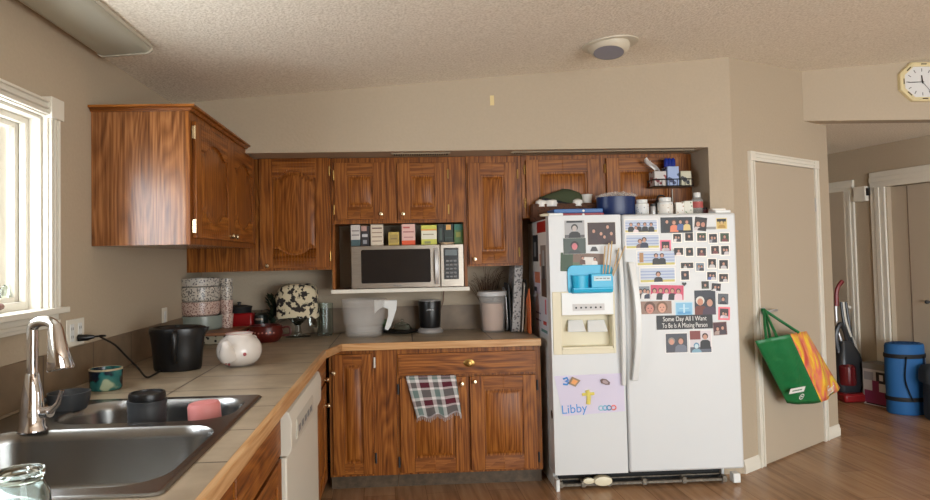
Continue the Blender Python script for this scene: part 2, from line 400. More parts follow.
mb.box(-.16, WY1-.012, WZ0, 0, WY1, WZ1); mb.box(-.16, WY0, WZ0, 0, WY0+.012, WZ1); mb.box(-.16, WY0+.0123, WZ1-.012, 0, WY1-.0123, WZ1)
for d_, x0, x1 in ((.035, -.07, -.045), (.055, -.10, -.075)):
    a_, b_ = WY0+.0125, WY1-.0125; e_ = WZ1-.0125; g_ = WZ0+.0045
    mb.box(x0, WY1-d_, g_, x1, b_, e_); mb.box(x0, a_, g_, x1, WY0+d_, e_); mb.box(x0, WY0+d_+.0003, WZ1-d_, x1, WY1-d_-.0003, e_); mb.box(x0, WY0+d_+.0003, g_, x1, WY1-d_-.0003, WZ0+d_)
mb.build('window_frame', trim_w, win, bevel=.002)
mb = M(); y0, y1 = WY1-.62, WY1-.05
for a_, b_, c_, d_ in ((y0, y0+.05, WZ0+.05, WZ1-.05), (y1-.05, y1, WZ0+.05, WZ1-.05), (y0+.0503, y1-.0503, WZ0+.05, WZ0+.10), (y0+.0503, y1-.0503, WZ1-.1, WZ1-.05), (WY0+.05, WY0+.1, WZ0+.05, WZ1-.05), (WY0+.1003, y0-.0003, WZ0+.05, WZ0+.1), (WY0+.1003, y0-.0003, WZ1-.1, WZ1-.05)):
    mb.box(-.135, a_, c_, -.105, b_, d_)
mb.build('window_sash', trim_w, win, bevel=.002)
M().box(-.122, WY0+.06, WZ0+.06, -.118, WY1-.06, WZ1-.06).build('window_pane', PANE, win)

# ------------------------------------------------------------------ cabinets
def door_mesh(w, h, arch=0, a=.062, t=.02, flip=False, arch_low=False):
    """raised-panel door, local x 0..w, z 0..h, back at y=0, front at y=-t"""
    mb = M(); g = t*.45
    mb.box(0, -g, 0, w, 0, h)
    n = 14 if arch else 2
    def topc(k): # k 0..1 left to right
        x = a+(w-2*a)*k
        s_ = math.sin(PI*min(max((k-.14)/.72, 0), 1))
        return x, h-a-(arch*(1-s_**.8) if arch else 0)
    top = [topc(i/n) for i in range(n+1)]
    bot = [(x, (a+(h-a-z) if arch_low else a)) for x, z in top] if arch_low else [(x, a) for x, z in top]
    for i in range(n):
        for pl, e in ((top, h), (bot, 0)):
            (x0, z0), (x1, z1) = pl[i], pl[i+1]
            mb.hexa([(x0,-t,min(z0,e) if e==0 else z0),(x1,-t,z1),(x1,-g,z1),(x0,-g,z0),(x0,-t,e),(x1,-t,e),(x1,-g,e),(x0,-g,e)], 1)
    mb.box(0, -t, 0, a, -g, h, 0); mb.box(w-a, -t, 0, w, -g, h, 0)
    def outline(d):
        o_ = []; cx_ = w/2; kx = (w/2-a-d)/(w/2-a); 
        for x, z in bot: o_.append((cx_+(x-cx_)*kx, z+d))
        for x, z in reversed(top): o_.append((cx_+(x-cx_)*kx, z-d))
        return o_
    pw_ = min(.022, (w-2*a)*.16)
    r = [[(x, y, z) for x, z in outline(d)] for d, y in ((.010, -g*.9), (.013, -g*1.1), (.013+pw_, -t*.92))]
    mb.rings(r, cap0=False, mi=0)
    return mb
def knob(parent, x, z, y=-.02, m_=None, r=.015):
    return M().lathe([(r*.5,0),(r*.42,.008),(r*.9,.013),(r,.02),(r*.8,.027),(0.001,.029)], seg=14).build('knob', m_ or brass_pale, parent, loc=(x, y, z), rot=(PI/2, 0, 0))
def hinge(parent, x, z, y=-.012, m_=None):
    mb = M(); mb.box(x-.006, y-.010, z-.03, x+.006, y, z+.03); mb.cyl((x, y-.012, z-.032), (x, y-.012, z+.032), .005, seg=8)
    return mb.build('hinge', m_ or brass, parent)
def add_door(root, x0, z0, x1, z1, kx=None, kz=None, hx=None, arch=0, arch_low=False, rz=0, off=0, hm=None):
    d = door_mesh(x1-x0, z1-z0, arch, arch_low=arch_low, a=min(.085, (x1-x0)*.27)).build('door', PG, root, bevel=.0015, loc=(x0, -.001-off, z0), rot=(0,0,rz))
    if kx is not None: knob(d, kx-x0, kz-z0)
    if hx is not None:
        for z in ((z1-z0)*.12, (z1-z0)*.88): hinge(d, hx-x0, z, m_=hm)
    return d
def box_part(name, m_, root, *c, bevel=0): return M().box(*c).build(name, m_, root, bevel=bevel)
def YX(x, y, Yv): p = onY(x, y, Yv); return p.x, p.z

UF, UB = -.33, 1.37           # front of the upper cabinets, their underside
FRD = .018
def frame(root, w, h, rails, stiles, name='face_frame', th=.018):
    mb = M()
    for x0, x1 in stiles: mb.box(x0, -.0001-th*0, 0, x1, th, h, 0)
    for z0, z1 in rails: mb.box(0, .0005, z0, w, th-.0005, z1, 1)
    return mb.build(name, PG, root)
# corner upper cabinet
X1 = .955
t = thing('corner_wall_cabinet', 'oak wall cabinet with one arched raised-panel door in the room corner', 'cabinet', (0, UF, UB))
box_part('body', oak_v, t, 0.002, .019, 0, X1-.002, -UF-.004, SZ-UB-.004)
box_part('face_frame', oak_v, t, .002, 0, 0, X1-.002, .018, SZ-UB-.002)
add_door(t, .485, .015, .94, .76-.012, .535, .035, None, arch=.045, arch_low=True)
hinge(t, .947, .09, y=-.001); hinge(t, .947, .66, y=-.001)
# microwave cabinet
X2 = 1.865
t = thing('microwave_cabinet', 'two-door oak wall cabinet with an open niche holding the microwave', 'cabinet', (X1, UF, 0))
zt = SZ-.003; zn = 1.672
box_part('body', oak_v, t, .002, .019, zn, X2-X1-.002, -UF-.004, zt)
mb = M(); mb.box(.002, 0, zn, X2-X1-.002, .018, zt); mb.build('face_frame', oak_v, t)
box_part('side_panel', oak_v, t, .002, 0, 1.2345, .022, -UF-.004, zn-.001); box_part('side_panel', oak_v, t, X2-X1-.022, 0, 1.2345, X2-X1-.002, -UF-.004, zn-.001)
mb = M(); mb.box(.004, -.05, 1.213, X2-X1-.0, -UF-.004, 1.234)
sh = mb.build('shelf', oak_h, t); box_part('shelf_edge', trim_w, sh, -.002, -.056, 1.212, X2-X1+.004, -.0505, 1.2365)
def L2(x, y): p = onY(x, y, UF-.02); return p.x-X1, p.z
a0, a1 = L2(334,163), L2(386,219); add_door(t, a0[0], a1[1], a1[0], a0[1], L2(381,214)[0], L2(381,214)[1]); hinge(t, a0[0]-.006, 1.77, -.001); hinge(t, a0[0]-.006, 2.0, -.001)
a0, a1 = L2(397,163), L2(448,219); add_door(t, a0[0], a1[1], a1[0], a0[1], L2(403,214)[0], L2(403,214)[1]); hinge(t, a1[0]+.006, 1.76, -.001); hinge(t, a1[0]+.006, 2.0, -.001)
# tall single-door cabinet
X3 = 2.245
t = thing('single_wall_cabinet', 'tall narrow oak wall cabinet right of the microwave niche', 'cabinet', (X2, UF, UB))
box_part('body', oak_v, t, .002, .019, 0, X3-X2-.002, -UF-.004, SZ-UB-.004); box_part('face_frame', oak_v, t, .002, 0, 0, X3-X2-.002, .018, SZ-UB-.002)
add_door(t, .012, .015, X3-X2-.035, .70, .045, .05); hinge(t, X3-X2-.028, .09, -.001); hinge(t, X3-X2-.028, .62, -.001)
# cabinet over the fridge
X4 = 3.385
t = thing('fridge_top_cabinet', 'low wide two-door oak wall cabinet above the refrigerator', 'cabinet', (X3, UF, 1.69))
w = X4-X3; h = SZ-1.69
box_part('body', oak_v, t, .002, .019, 0, w, -UF-.004, h-.004); box_part('face_frame', oak_v, t, .002, 0, 0, w, .018, h-.002)
add_door(t, .03, .02, .535, h-.035); add_door(t, .585, .02, w-.04, h-.03)
for z in (.1, h-.1): hinge(t, .022, z, -.001); hinge(t, .577, z, -.001)
box_part('filler_strip', oak_v, t, w+.001, .02, 0, XR-X3-.002, .03, h-.004)

# cabinet on the left wall beside the window
sy0, sy1, sz0, sz1, sx = -1.673, -.372, 1.523, 2.148, .43
t = thing('side_wall_cabinet', 'oak wall cabinet on the window wall with crown moulding and a glossy bare side', 'cabinet', (0, sy0, sz0))
box_part('body', oak_side, t, .002, .002, 0, sx-.002, sy1-sy0, sz1-sz0)
fr = M().box(sx-.001, 0, 0, sx+.018, sy1-sy0, sz1-sz0).build('face_frame', oak_v, t)
LT = sy1-sy0
r = thing.__globals__['bpy'].data.objects   # (kept simple: the doors face +X, turned by 90 degrees)
def side_door(root, y0, z0, y1, z1, xf, ky=None, kz=None, arch=0, ajar=0, hy=None, low=False, m_=None):
    d = door_mesh(y1-y0, z1-z0, arch, arch_low=low, a=.075).build('door', PGy, root, bevel=.0015, loc=(xf+.001, y0, z0), rot=(0,0,PI/2-ajar))
    if ky is not None: knob(d, ky-y0, kz-z0, m_=m_)
    if hy is not None:
        for z in ((z1-z0)*.1, (z1-z0)*.9): hinge(d, hy-y0, z, y=-.006, m_=brass_pale)
    return d
PGy = PG
side_door(t, .035, .03, LT*.5-.03, sz1-sz0-.045, sx+.018, LT*.5-.075, .055, arch=.05, ajar=math.radians(1.5), hy=.022, low=True)
side_door(t, LT*.5+.025, .03, LT-.04, sz1-sz0-.045, sx+.018, LT*.5+.06, .055, arch=.05, low=True)
prof = [(0, -.004), (.010, -.004), (.018, .008), (.032, .012), (.032, .022), (0, .022)]   # (out, up)
mb = M(); z0 = sz1-sz0
def cr_ring(x, y, ex, ey): return [(x+ex*p[0], y+ey*p[0], z0+p[1]) for p in prof]
mb.rings([cr_ring(.002, 0, 0, -1), cr_ring(sx+.018, 0, 1, -1), cr_ring(sx+.018, LT+.04, 1, 0)])
mb.box(.002, 0, z0+.001, sx+.018, LT, z0+.021)
mb.build('crown_moulding', oak_h, t)

# base cabinets on the back wall
BF, CT = -.612, .872
t = thing('corner_base_cabinet', 'narrow oak base cabinet with one raised-panel door at the inner counter corner', 'cabinet', (.957, BF, 0))
w = 1.375-.957
box_part('body', oak_v, t, .0, .019, .09, w-.001, .6, CT-.002); box_part('face_frame', oak_v, t, .0, 0, .09, w-.001, .018, CT-.002)
add_door(t, .022, .105, .272, .845, .03, .735); hinge(t, .282, .79, -.001, trim_w); hinge(t, .282, .2, -.001, dark_grey)
box_part('toe_kick', toe_m, t, -.0, .055, 0, w-.001, .07, .089)
t = thing('drawer_base_cabinet', 'wide oak base cabinet with one long drawer over two doors', 'cabinet', (1.375, BF, 0))
w = 2.285-1.375
box_part('body', oak_v, t, .001, .019, .09, w, .6, CT-.002); box_part('face_frame', oak_v, t, .001, 0, .09, w, .018, CT-.002)
box_part('toe_kick', toe_m, t, .001, .055, 0, w, .07, .089)
mb = M().box(.012, -.02, .705, w-.035, -.001, .838, 0)
mb.box(.03, -.0215, .72, w-.053, -.019, .823, 0); dr = mb.build('drawer', oak_h, t, bevel=.003)
knob(dr, .455, .772, m_=brass, r=.017); M().lathe([(.026,0),(.022,.003)], seg=16).build('knob_plate', brass, dr, loc=(.455,-.0215,.772), rot=(PI/2,0,0)).scale = (1.4,1,1)
d1 = add_door(t, .02, .105, .445, .688, .405, .645); d2 = add_door(t, .458, .105, w-.035, .688, .485, .655)
for hx_ in (.008, w-.025):
    hinge(t, hx_, .62, -.001, dark_grey); hinge(t, hx_, .17, -.001, dark_grey)

# base cabinets along the window wall (faces +X)
SF = .925
def side_base(label, y0, y1, name='side_base_cabinet'):
    t = thing(name, label, 'cabinet', (0, y0, 0))
    box_part('body', oak_y, t, .30, .001, .09, SF-.019, y1-y0-.001, CT-.25)
    box_part('face_frame', oak_v, t, SF-.018, .001, .09, SF, y1-y0-.001, CT-.002)
    box_part('toe_kick', toe_m, t, SF-.07, .001, 0, SF-.055, y1-y0-.001, .089)
    return t
t = side_base('slim oak base cabinet with drawer between dishwasher and corner', -1.155, -.66)
mb = M().box(SF+.001, .04, .70, SF+.02, .47, .84); dr = mb.build('drawer', oak_y, t, bevel=.003)
def knobX(p, y, z): return M().lathe([(.007,0),(.006,.008),(.013,.013),(.015,.02),(.011,.027),(.001,.029)], seg=14).build('knob', brass_pale, p, loc=(SF+.02, y, z), rot=(0, PI/2, 0))
knobX(dr, .40, .715)
side_door(t, .04, .105, .47, .685, SF, .41, .56)
t = side_base('oak sink base cabinet with tilt-out fronts beside the dishwasher', -3.6, -2.135, 'sink_base_cabinet')
for a_, b_ in ((.03, .70), (.74, 1.42)):
    M().box(SF+.001, a_, .69, SF+.02, b_, .84).build('drawer', oak_y, t, bevel=.003)
    side_door(t, a_, .105, b_, .675, SF)

# dishwasher
t = thing('dishwasher', 'white built-in dishwasher with curved control panel under the counter', 'dishwasher', (0, -2.125, 0))
w = 2.125-1.165
box_part('body', black_mt, t, .35, .004, .1, SF, w-.004, CT-.01)
box_part('door_panel', dw_white, t, SF+.001, .006, .11, SF+.03, w-.006, .66, bevel=.006)
mb = M(); mb.prism([(SF+.001, .665), (SF+.038, .665), (SF+.05, .69), (SF+.052, .80), (SF+.04, .835), (SF+.02, .848), (SF+.001, .85)], .006, w-.006, 'xz')
cp = mb.build('control_panel', dw_white, t, bevel=.003)
M().prism([(SF+.05, .70), (SF+.056, .71), (SF+.056, .775), (SF+.05, .79)], .12, .60, 'xz').build('button_strip', mat('dw_strip', (190,186,174), .4), cp)
mb = M()
for k in range(5): mb.box(SF+.056, .15+k*.085, .725, SF+.058, .20+k*.085, .75)
mb.build('buttons', grey, cp)
box_part('kick_plate', dw_white, t, SF-.05, .006, .01, SF-.03, w-.006, .1)

# countertop with the sink hole and chamfered inner corner
CX0, CYF = .956, -.632
SX0, SX1, SY0, SY1 = .06, .862, -3.235, -2.165      # sink outline
mb = M(); zt, zb = .914, .874
mb.box(.0, -4.4, zb, CX0, SY0, zt); mb.box(0, SY1, zb, CX0, CYF, zt); mb.box(0, SY0, zb, SX0, SY1, zt); mb.box(SX1, SY0, zb, CX0, SY1, zt)
mb.box(0, CYF, zb, 2.285, 0, zt)
mb.prism([(CX0, CYF), (CX0, -.93), (1.03, CYF)], zb, zt, 'xy')
ct = tag(mb.build('countertop', tile_c), 'L-shaped beige tiled countertop with light oak front edge', 'countertop')
mb = M(); e = .024
mb.prism([(CX0, -4.4), (CX0+e, -4.4), (CX0+e, -.935), (CX0, -.93)], zb-.004, zt+.001, 'xy'); mb.prism([(CX0, -.93), (CX0+e, -.935), (1.04, CYF-e), (1.03, CYF)], zb-.004, zt+.001, 'xy')
mb.build('oak_edge', oak_edge_y, ct, bevel=.003)
M().prism([(1.03, CYF), (1.04, CYF-e), (2.285, CYF-e), (2.285, CYF)], zb-.004, zt+.001, 'xy').build('oak_edge', oak_edge, ct, bevel=.003)
M().box(0.012, -.012, zt+.001, XR-.003, -.001, 1.09).build('backsplash', tile_bx, ct)
M().box(.001, -4.4, zt+.001, .012, -.013, 1.085).build('backsplash', tile_by, ct)

# ------------------------------------------------------------------ sink and tap
t = thing('double_sink', 'stainless steel double-bowl sink set in the tiled counter below the window', 'sink', (0, 0, .914))
def rr(x0, y0, x1, y1, r, n=7):
    o_ = []
    for cx_, cy_, a_ in ((x1-r, y1-r, 0), (x0+r, y1-r, PI/2), (x0+r, y0+r, PI), (x1-r, y0+r, 1.5*PI)):
        for k in range(n+1): o_.append((cx_+r*math.cos(a_+PI/2*k/n), cy_+r*math.sin(a_+PI/2*k/n)))
    return o_
def bowl(name, x0, y0, x1, y1, r, dp):
    mb = M(); rg = []
    for z, d_, r_ in ((.006, 0, r), (-.002, .006, r), (-.03, .010, r), (-dp+.03, .02, r-.01), (-dp+.006, .032, r-.02), (-dp, .06, r-.04)):
        rg.append([(x, y, z) for x, y in rr(x0+d_, y0+d_, x1-d_, y1-d_, max(r_, .02))])
    mb.rings(rg, cap0=False)
    mb.lathe([(.045, -dp+.002), (.04, -dp+.004), (.03, -dp+.001)], ((x0+x1)/2, (y0+y1)/2, 0), 18)
    return mb.build(name, sinksteel, t, sharp=60)
b1 = (.235, -2.555, .84, -2.195, .13); b2 = (.125, -3.185, .843, -2.615, .12)
# rim: ring quads between the outline and each bowl
def rim(mb, outer, b_, z=.006):
    n = 7; inner = rr(*b_, n=n); x0, y0, x1, y1 = outer; o_ = []
    for i, (x, y) in enumerate(inner):
        q = i//(n+1); k = (i % (n+1))/n
        cx_, cy_ = [(x1, y1), (x0, y1), (x0, y0), (x1, y0)][q]
        ang_ = PI/2*k
        # walk along the two edges meeting in this corner
        if q in (0, 2): o_.append((cx_, y+(cy_-y)*min(1, 2*k)) if k < .5 else (x+(cx_-x)*min(1, 2*(1-k)), cy_))
        else: o_.append((x+(cx_-x)*min(1, 2*k), cy_) if k < .5 else (cx_, y+(cy_-y)*min(1, 2*(1-k))))
    mb.rings([[(x, y, z) for x, y in o_], [(x, y, z) for x, y in inner]], False, False)
mb = M(); ym = -2.585
rim(mb, (SX0, ym, SX1, SY1), b1); rim(mb, (SX0, SY0, SX1, ym), b2)
q = rr(SX0-.012, SY0-.012, SX1+.012, SY1+.012, .03)
mb.rings([[(x, y, .0012) for x, y in q], [(x, y, .006) for x, y in rr(SX0-.008, SY0-.008, SX1+.008, SY1+.008, .03)], [(x, y, .0062) for x, y in rr(SX0+.004, SY0+.004, SX1-.004, SY1-.004, .01)]], False, False)
mb.build('rim', sinksteel, t, sharp=60)
bowl('bowl', *b1, .17); bowl('bowl', *b2, .19)

P0 = onZ(27, 433, .922)
fx, fy = P0.x, P0.y+.03
t = thing('kitchen_faucet', 'chrome gooseneck pull-down faucet standing behind the sink', 'faucet', (fx, fy, .9215))
Pd = ppm((fx, fy, 1.1))
M().lathe([(.043,0),(.043,.006),(.037,.014),(.036,.05),(.030,.12),(.020,.175),(.0185,.18)], seg=28).build('body', chrome, t)
top = (431-317)/Pd; R_ = 14/Pd; rise = top-14/Pd
pts = [(0,0,.16), (0,0,rise*.6), (0,0,rise)]
for k in range(1, 13):
    a_ = PI*k/12*.88; pts.append((R_*(1-math.cos(a_)), -.03*(1-math.cos(a_))/2, rise+(top-rise-5/Pd)*math.sin(a_)))
M().tube(pts, 5.2/Pd, seg=18).build('spout', chrome, t)
e0 = Vector(pts[-1]); d_ = Vector((7/Pd, -.01, -42/Pd))
M().tube([e0-d_*.06, e0+d_*.08, e0+d_*.5, e0+d_*.95, e0+d_], [5.4/Pd, 7/Pd, 9/Pd, 12.5/Pd, 11.5/Pd], seg=22).build('spray_head', chrome, t)
mb = M(); mb.tube([(.03,-.0,.055), (.06,-.01,.06)], .018, seg=14); mb.tube([(.06,-.01,.06), (.085,-.012,.085), (.098,-.012,.125)], [.010,.008,.007], seg=10); mb.build('lever', chrome, t)

# ------------------------------------------------------------------ refrigerator
FX0, FX1, FYF, FH = 2.325, 3.508, -.763, 1.677
XS = 2.782                                   # seam
t = thing('refrigerator', 'white side-by-side refrigerator with ice dispenser, covered in photos', 'refrigerator', (FX0, FYF, 0))
w = FX1-FX0; xs = XS-FX0
M().box(.006, .085, .098, 1.095, .70, FH-.012).box(.006, .085, .0, .024, .70, .0975).box(1.077, .085, .0, 1.095, .70, .0975).build('body', white_side, t, bevel=.006)
dm = mat('fridge_door_white', (214,217,218), .36)
dl = M(); DB = .098
# left door with a dispenser opening (opening corners in door coordinates)
def FP(x, y, v=FYF): p = onY(x, y, v); return p.x-FX0, p.z
ox0, oz1 = FP(561, 316); ox1, oz0 = FP(613.5, 348)
dl.box(.002, 0, DB, ox0, .08, FH); dl.box(ox1, 0, DB, xs-.005, .08, FH); dl.box(ox0, 0, DB, ox1, .08, oz0); dl.box(ox0, 0, oz1, ox1, .08, FH)
dl = dl.build('freezer_door', dm, t, bevel=0)
dr = M().box(xs+.005, 0, DB-.002, w, .08, FH).build('fridge_door', dm, t, bevel=.014)
mb = M(); mb.box(ox0, .065, oz0, ox1, .0795, oz1); mb.box(ox0, .0, oz0-.001, ox0+.004, .07, oz1); mb.box(ox1-.004, 0, oz0, ox1, .07, oz1); mb.box(ox0, 0, oz0-.0, ox1, .07, oz0+.012)
mb.build('dispenser_recess', cream, dl)
a0, a1 = FP(552, 292), FP(616, 353)
mb = M(); mb.box(a0[0], -.006, a1[1], ox0, .002, a0[1]); mb.box(ox1, -.006, a1[1], a1[0], .002, a0[1]); mb.box(ox0, -.006, a1[1], ox1, .002, oz0); mb.box(ox0, -.006, oz1, ox1, .002, a0[1])
mb.build('dispenser_frame', cream, dl, bevel=.002)
p0, p1 = FP(561, 293), FP(613, 314); dc = M().box(p0[0], -.012, p1[1], p1[0], -.0062, p0[1]).build('dispenser_panel', white_gloss, dl, bevel=.002)
p0, p1 = FP(572, 304), FP(604, 310)
mb = M(); mb.box(p0[0], -.0135, p1[1], p1[0], -.0121, p0[1], 0)
for k in range(6):
    x = p0[0]+(p1[0]-p0[0])*(k+.7)/6.5; z = (p0[1]+p1[1])/2-.002; mb.cyl((x, -.0136, z), (x, -.0155, z), .006, seg=10, mi=1)
mb.build('button_row', [mat('label_grey', (208,206,204), .5), dark_grey], dl)
for xa, xb, za in ((570, 585, 332), (590, 607, 332)):
    q0, q1 = FP(xa, 321), FP(xb, za); M().hexa([(q0[0], .06, q0[1]-.0), (q0[0], .05, q0[1]), (q1[0], .05, q0[1]), (q1[0], .06, q0[1]), (q0[0]-.01, .035, q1[1]), (q0[0]-.01, .015, q1[1]), (q1[0]+.012, .015, q1[1]), (q1[0]+.012, .035, q1[1])]).build('dispenser_paddle', white_gloss, dl, bevel=.003)
# handles
def handle(x0, zt_, zb_, par, wd=.036, out=.055, lean=.0):
    mb = M(); n = 14; rg = []
    for k in range(n+1):
        s_ = k/n; z = zt_+(zb_-zt_)*s_; o_ = -out*(math.sin(PI*min(max(s_, .03), .97))**.45)
        bow = lean*math.sin(PI*s_)
        rg.append([(x0-wd/2+bow, o_+.012, z), (x0-wd/2+bow, o_-.012, z), (x0+wd/2+bow, o_-.016, z), (x0+wd/2+bow, o_+.012, z)])
    mb.rings(rg); return mb.build('handle', white_gloss, par, bevel=.004)
hA, hB = FP(626, 262), FP(634, 380)
handle(xs+.045, hA[1], hB[1], dr, lean=.022)
handle(xs-.022, FP(612, 250)[1], FP(622, 385)[1], dl, wd=.022, out=.04)
M().box(0.01, .02, FH+.0005, .10, .12, FH+.018).build('hinge_cover', white_gloss, t, bevel=.004); M().box(w-.12, .02, FH+.0005, w-.02, .12, FH+.018).build('hinge_cover', white_gloss, t, bevel=.004)
# open base: grille, rails and one white foot
gm = mat('dusty_metal', (120,112,100), .6, .3, noise=(60, .4))
mb = M(); mb.box(.03, .11, .012, w-.09, .12, .07); gr = mb.build('grille', black_mt, t)
mb = M(); mb.box(.025, .03, .018, w-.10, .05, .032); mb.box(.03, .085, .04, w-.12, .095, .046)
for x in (.03, .17, .33, .55, .8, w-.13): mb.box(x, .02, .014, x+.022, .055, .05)
mb.build('base_rail', gm, t)
M().box(w-.075, -.004, .012, w-.03, .05, .068).build('leveling_foot', white_gloss, t, bevel=.004)
M().box(.008, .0, .0, .028, .07, .07).build('leveling_foot', white_side, t)
px_, pz_ = FP(604, 482); M().lathe([(.0,0),(.05,0),(.055,.02),(.05,.045),(.02,.05)], seg=20).build('filter_cap', cream, t, loc=(px_, .055, pz_), rot=(PI/2,0,0)).scale = (1.1, .55, 1)
M().lathe([(.012,0),(.026,.005),(.03,.03),(.01,.035)], seg=14).build('filter_knob', cream, t, loc=(px_-.085, .05, pz_+.002), rot=(PI/2,0,0)).scale = (1.2, .6, 1)

# ---- pictures on the doors: real sheets with their own printed figures
PC = {}
def pm(rgb, rough=.45):
    k = tuple(rgb)
    if k not in PC: PC[k] = mat('print_%s_%s_%s' % k, rgb, rough)
    return PC[k]
SK = (196,146,124)
def disc(mb, x, z, r, y, mi, sz=1.0, n=12):
    vs = [mb.bm.verts.new((x+r*math.cos(2*PI*k/n), y, z+r*sz*math.sin(2*PI*k/n))) for k in range(n)]; mb._f(vs, mi)
def quad(mb, x0, z0, x1, z1, y, mi): mb._f([mb.bm.verts.new(p) for p in ((x0,y,z0),(x1,y,z0),(x1,y,z1),(x0,y,z1))], mi)
def picture(name, label, cat, x0, y0, x1, y1, bg=(30,28,30), border=(238,236,232), bw=.07, people=(), extra=(), group=None, tilt=0, lift=0, base=None, bot=None):
    """pixel box of the sheet on the door plane; people: (u, v, size, clothes, skin, hair); extra: (u0, v0, u1, v1, rgb)"""
    p = onY((x0+x1)/2, (y0+y1)/2, FYF); s_ = ppm(p); W, H = (x1-x0)/s_, (y1-y0)/s_
    mb = M(); ms = [pm(border), pm(bg)]
    def mi(c):
        m_ = pm(c)
        if m_ not in ms: ms.append(m_)
        return ms.index(m_)
    yb = -.0006
    mb.box(-W/2, -.0006, -H/2, W/2, 0, H/2, 0)
    b = bw*min(W, H); bb = b if bot is None else bot*H
    X0, X1_, Z0, Z1 = -W/2+b, W/2-b, -H/2+bb, H/2-b; iw, ih = X1_-X0, Z1-Z0
    quad(mb, X0, Z0, X1_, Z1, -.0008, 1)
    y = -.0009
    for u0, v0, u1, v1, c in extra: quad(mb, X0+iw*u0, Z0+ih*v0, X0+iw*u1, Z0+ih*v1, y, mi(c)); y -= .00003
    for u, v, sz, cl, sk, ha_ in people:
        r = sz*ih*(.5 if sz > .7 else .42); cx_, cz_ = X0+iw*u, Z0+ih*v
        # shoulders and body, clipped to the print
        zb_ = max(Z0, cz_-r*4.2); wl_ = max(X0, cx_-r*1.9); wr_ = min(X1_, cx_+r*1.9)
        pts = [(wl_, zb_), (wr_, zb_), (min(wr_, cx_+r*1.7), max(zb_, cz_-r*1.7)), (min(wr_, cx_+r*.9), max(zb_, cz_-r*1.1)), (max(wl_, cx_-r*.9), max(zb_, cz_-r*1.1)), (max(wl_, cx_-r*1.7), max(zb_, cz_-r*1.7))]
        mb._f([mb.bm.verts.new((a, y, c)) for a, c in pts], mi(cl)); y -= .00003
        hz_ = min(r*1.15, Z1-cz_-.0003)
        disc(mb, cx_, min(cz_+r*.18, Z1-r*1.1) if Z1-cz_ > r else cz_-r*.1, r*1.08, y, mi(ha_)); y -= .00003
        disc(mb, cx_, cz_-r*.12, r*.74, y, mi(sk), 1.2); y -= .00003
        if r < .026: continue
        for q in (-1, 1): disc(mb, cx_+q*r*.3, cz_, r*.1, y, mi((60,40,34)))
        disc(mb, cx_, cz_-r*.5, r*.22, y, mi((160,80,74)), .4); y -= .00003
    o = mb.build(name, ms, loc=(p.x, FYF-.0006-lift, p.z), rot=(0, tilt, 0))
    return tag(o, label, cat, group)
BK, NAVY = (26,26,30), (34,42,70)
st = [(0, .0, 1, .16, (206,196,110)), (0, .28, 1, .36, (150,168,206)), (0, .5, 1, .58, (150,168,206)), (0, .72, 1, .8, (150,168,206))]
sb = (196,206,222)
G1 = 'sponsor wall photos on the fridge'
picture('photo', 'wide photo of a dark-clothed group, top left of right fridge door', 'photo', 624, 219, 658, 233, sb, people=[(.18,.62,.34,BK,SK,(90,90,96)),(.42,.62,.34,BK,SK,BK),(.62,.62,.34,BK,SK,(70,60,50)),(.82,.6,.34,BK,SK,BK),(.33,.35,.3,(230,214,214),SK,(120,70,50))], extra=st, group=G1)
picture('photo', 'photo of a hugging couple in dark clothes before a striped backdrop', 'photo', 625, 234, 660, 249, sb, people=[(.42,.5,.4,(120,96,90),SK,(90,60,40)),(.55,.62,.42,NAVY,SK,BK)], extra=st, group=G1)
picture('photo', 'striped backdrop photo of two people holding a tan board', 'photo', 636, 250, 676, 266, sb, people=[(.5,.66,.36,BK,SK,BK),(.66,.66,.36,BK,SK,(60,40,30))], extra=st+[(.05,.2,.16,.9,(176,130,80))], group=G1)
picture('photo', 'striped backdrop photo of one figure in a black cap and gown', 'photo', 639, 267, 676, 283, sb, people=[(.52,.55,.42,BK,SK,BK)], extra=st, group=G1)
picture('photo', 'dark party photo with a figure in an orange dress on the fridge', 'photo', 660, 217, 693, 233, (26,34,44), bw=.01, people=[(.2,.72,.3,BK,SK,BK),(.42,.66,.34,(226,130,96),SK,(110,60,40)),(.62,.7,.3,(70,96,150),SK,BK),(.82,.68,.3,(220,196,130),SK,(80,50,36))])
picture('photo', 'photo cut-out of two smiling faces under black mortarboards', 'photo', 694, 217, 707, 231, (60,40,34), bw=.02, people=[(.3,.5,.5,(200,190,190),SK,BK),(.7,.5,.5,BK,(190,130,110),BK)], extra=[(0,.8,1,1,BK)], tilt=.12)
picture('fridge_magnet', 'small yellow gold magnet with black hat at the top right door corner', 'magnet', 716, 218, 727, 229, (206,176,96), (226,206,140), people=[(.5,.6,.5,(180,140,60),(214,180,120),BK)], extra=[(0,.7,1,1,BK)])
tag(M().box(-.03,-.003,-.008,.03,0,.008).build('fridge_magnet', pm((150,150,148)), loc=(onY(711,228,FYF).x, FYF-.0006, onY(711,228,FYF).z), bevel=.002), 'plain grey bar magnet below the top right photos', 'magnet')
rowlab = {'A': 'first full row of instant photos', 'B': 'second row of instant photos', 'C': 'third row of instant photos', 'D': 'fourth row of instant photos'}
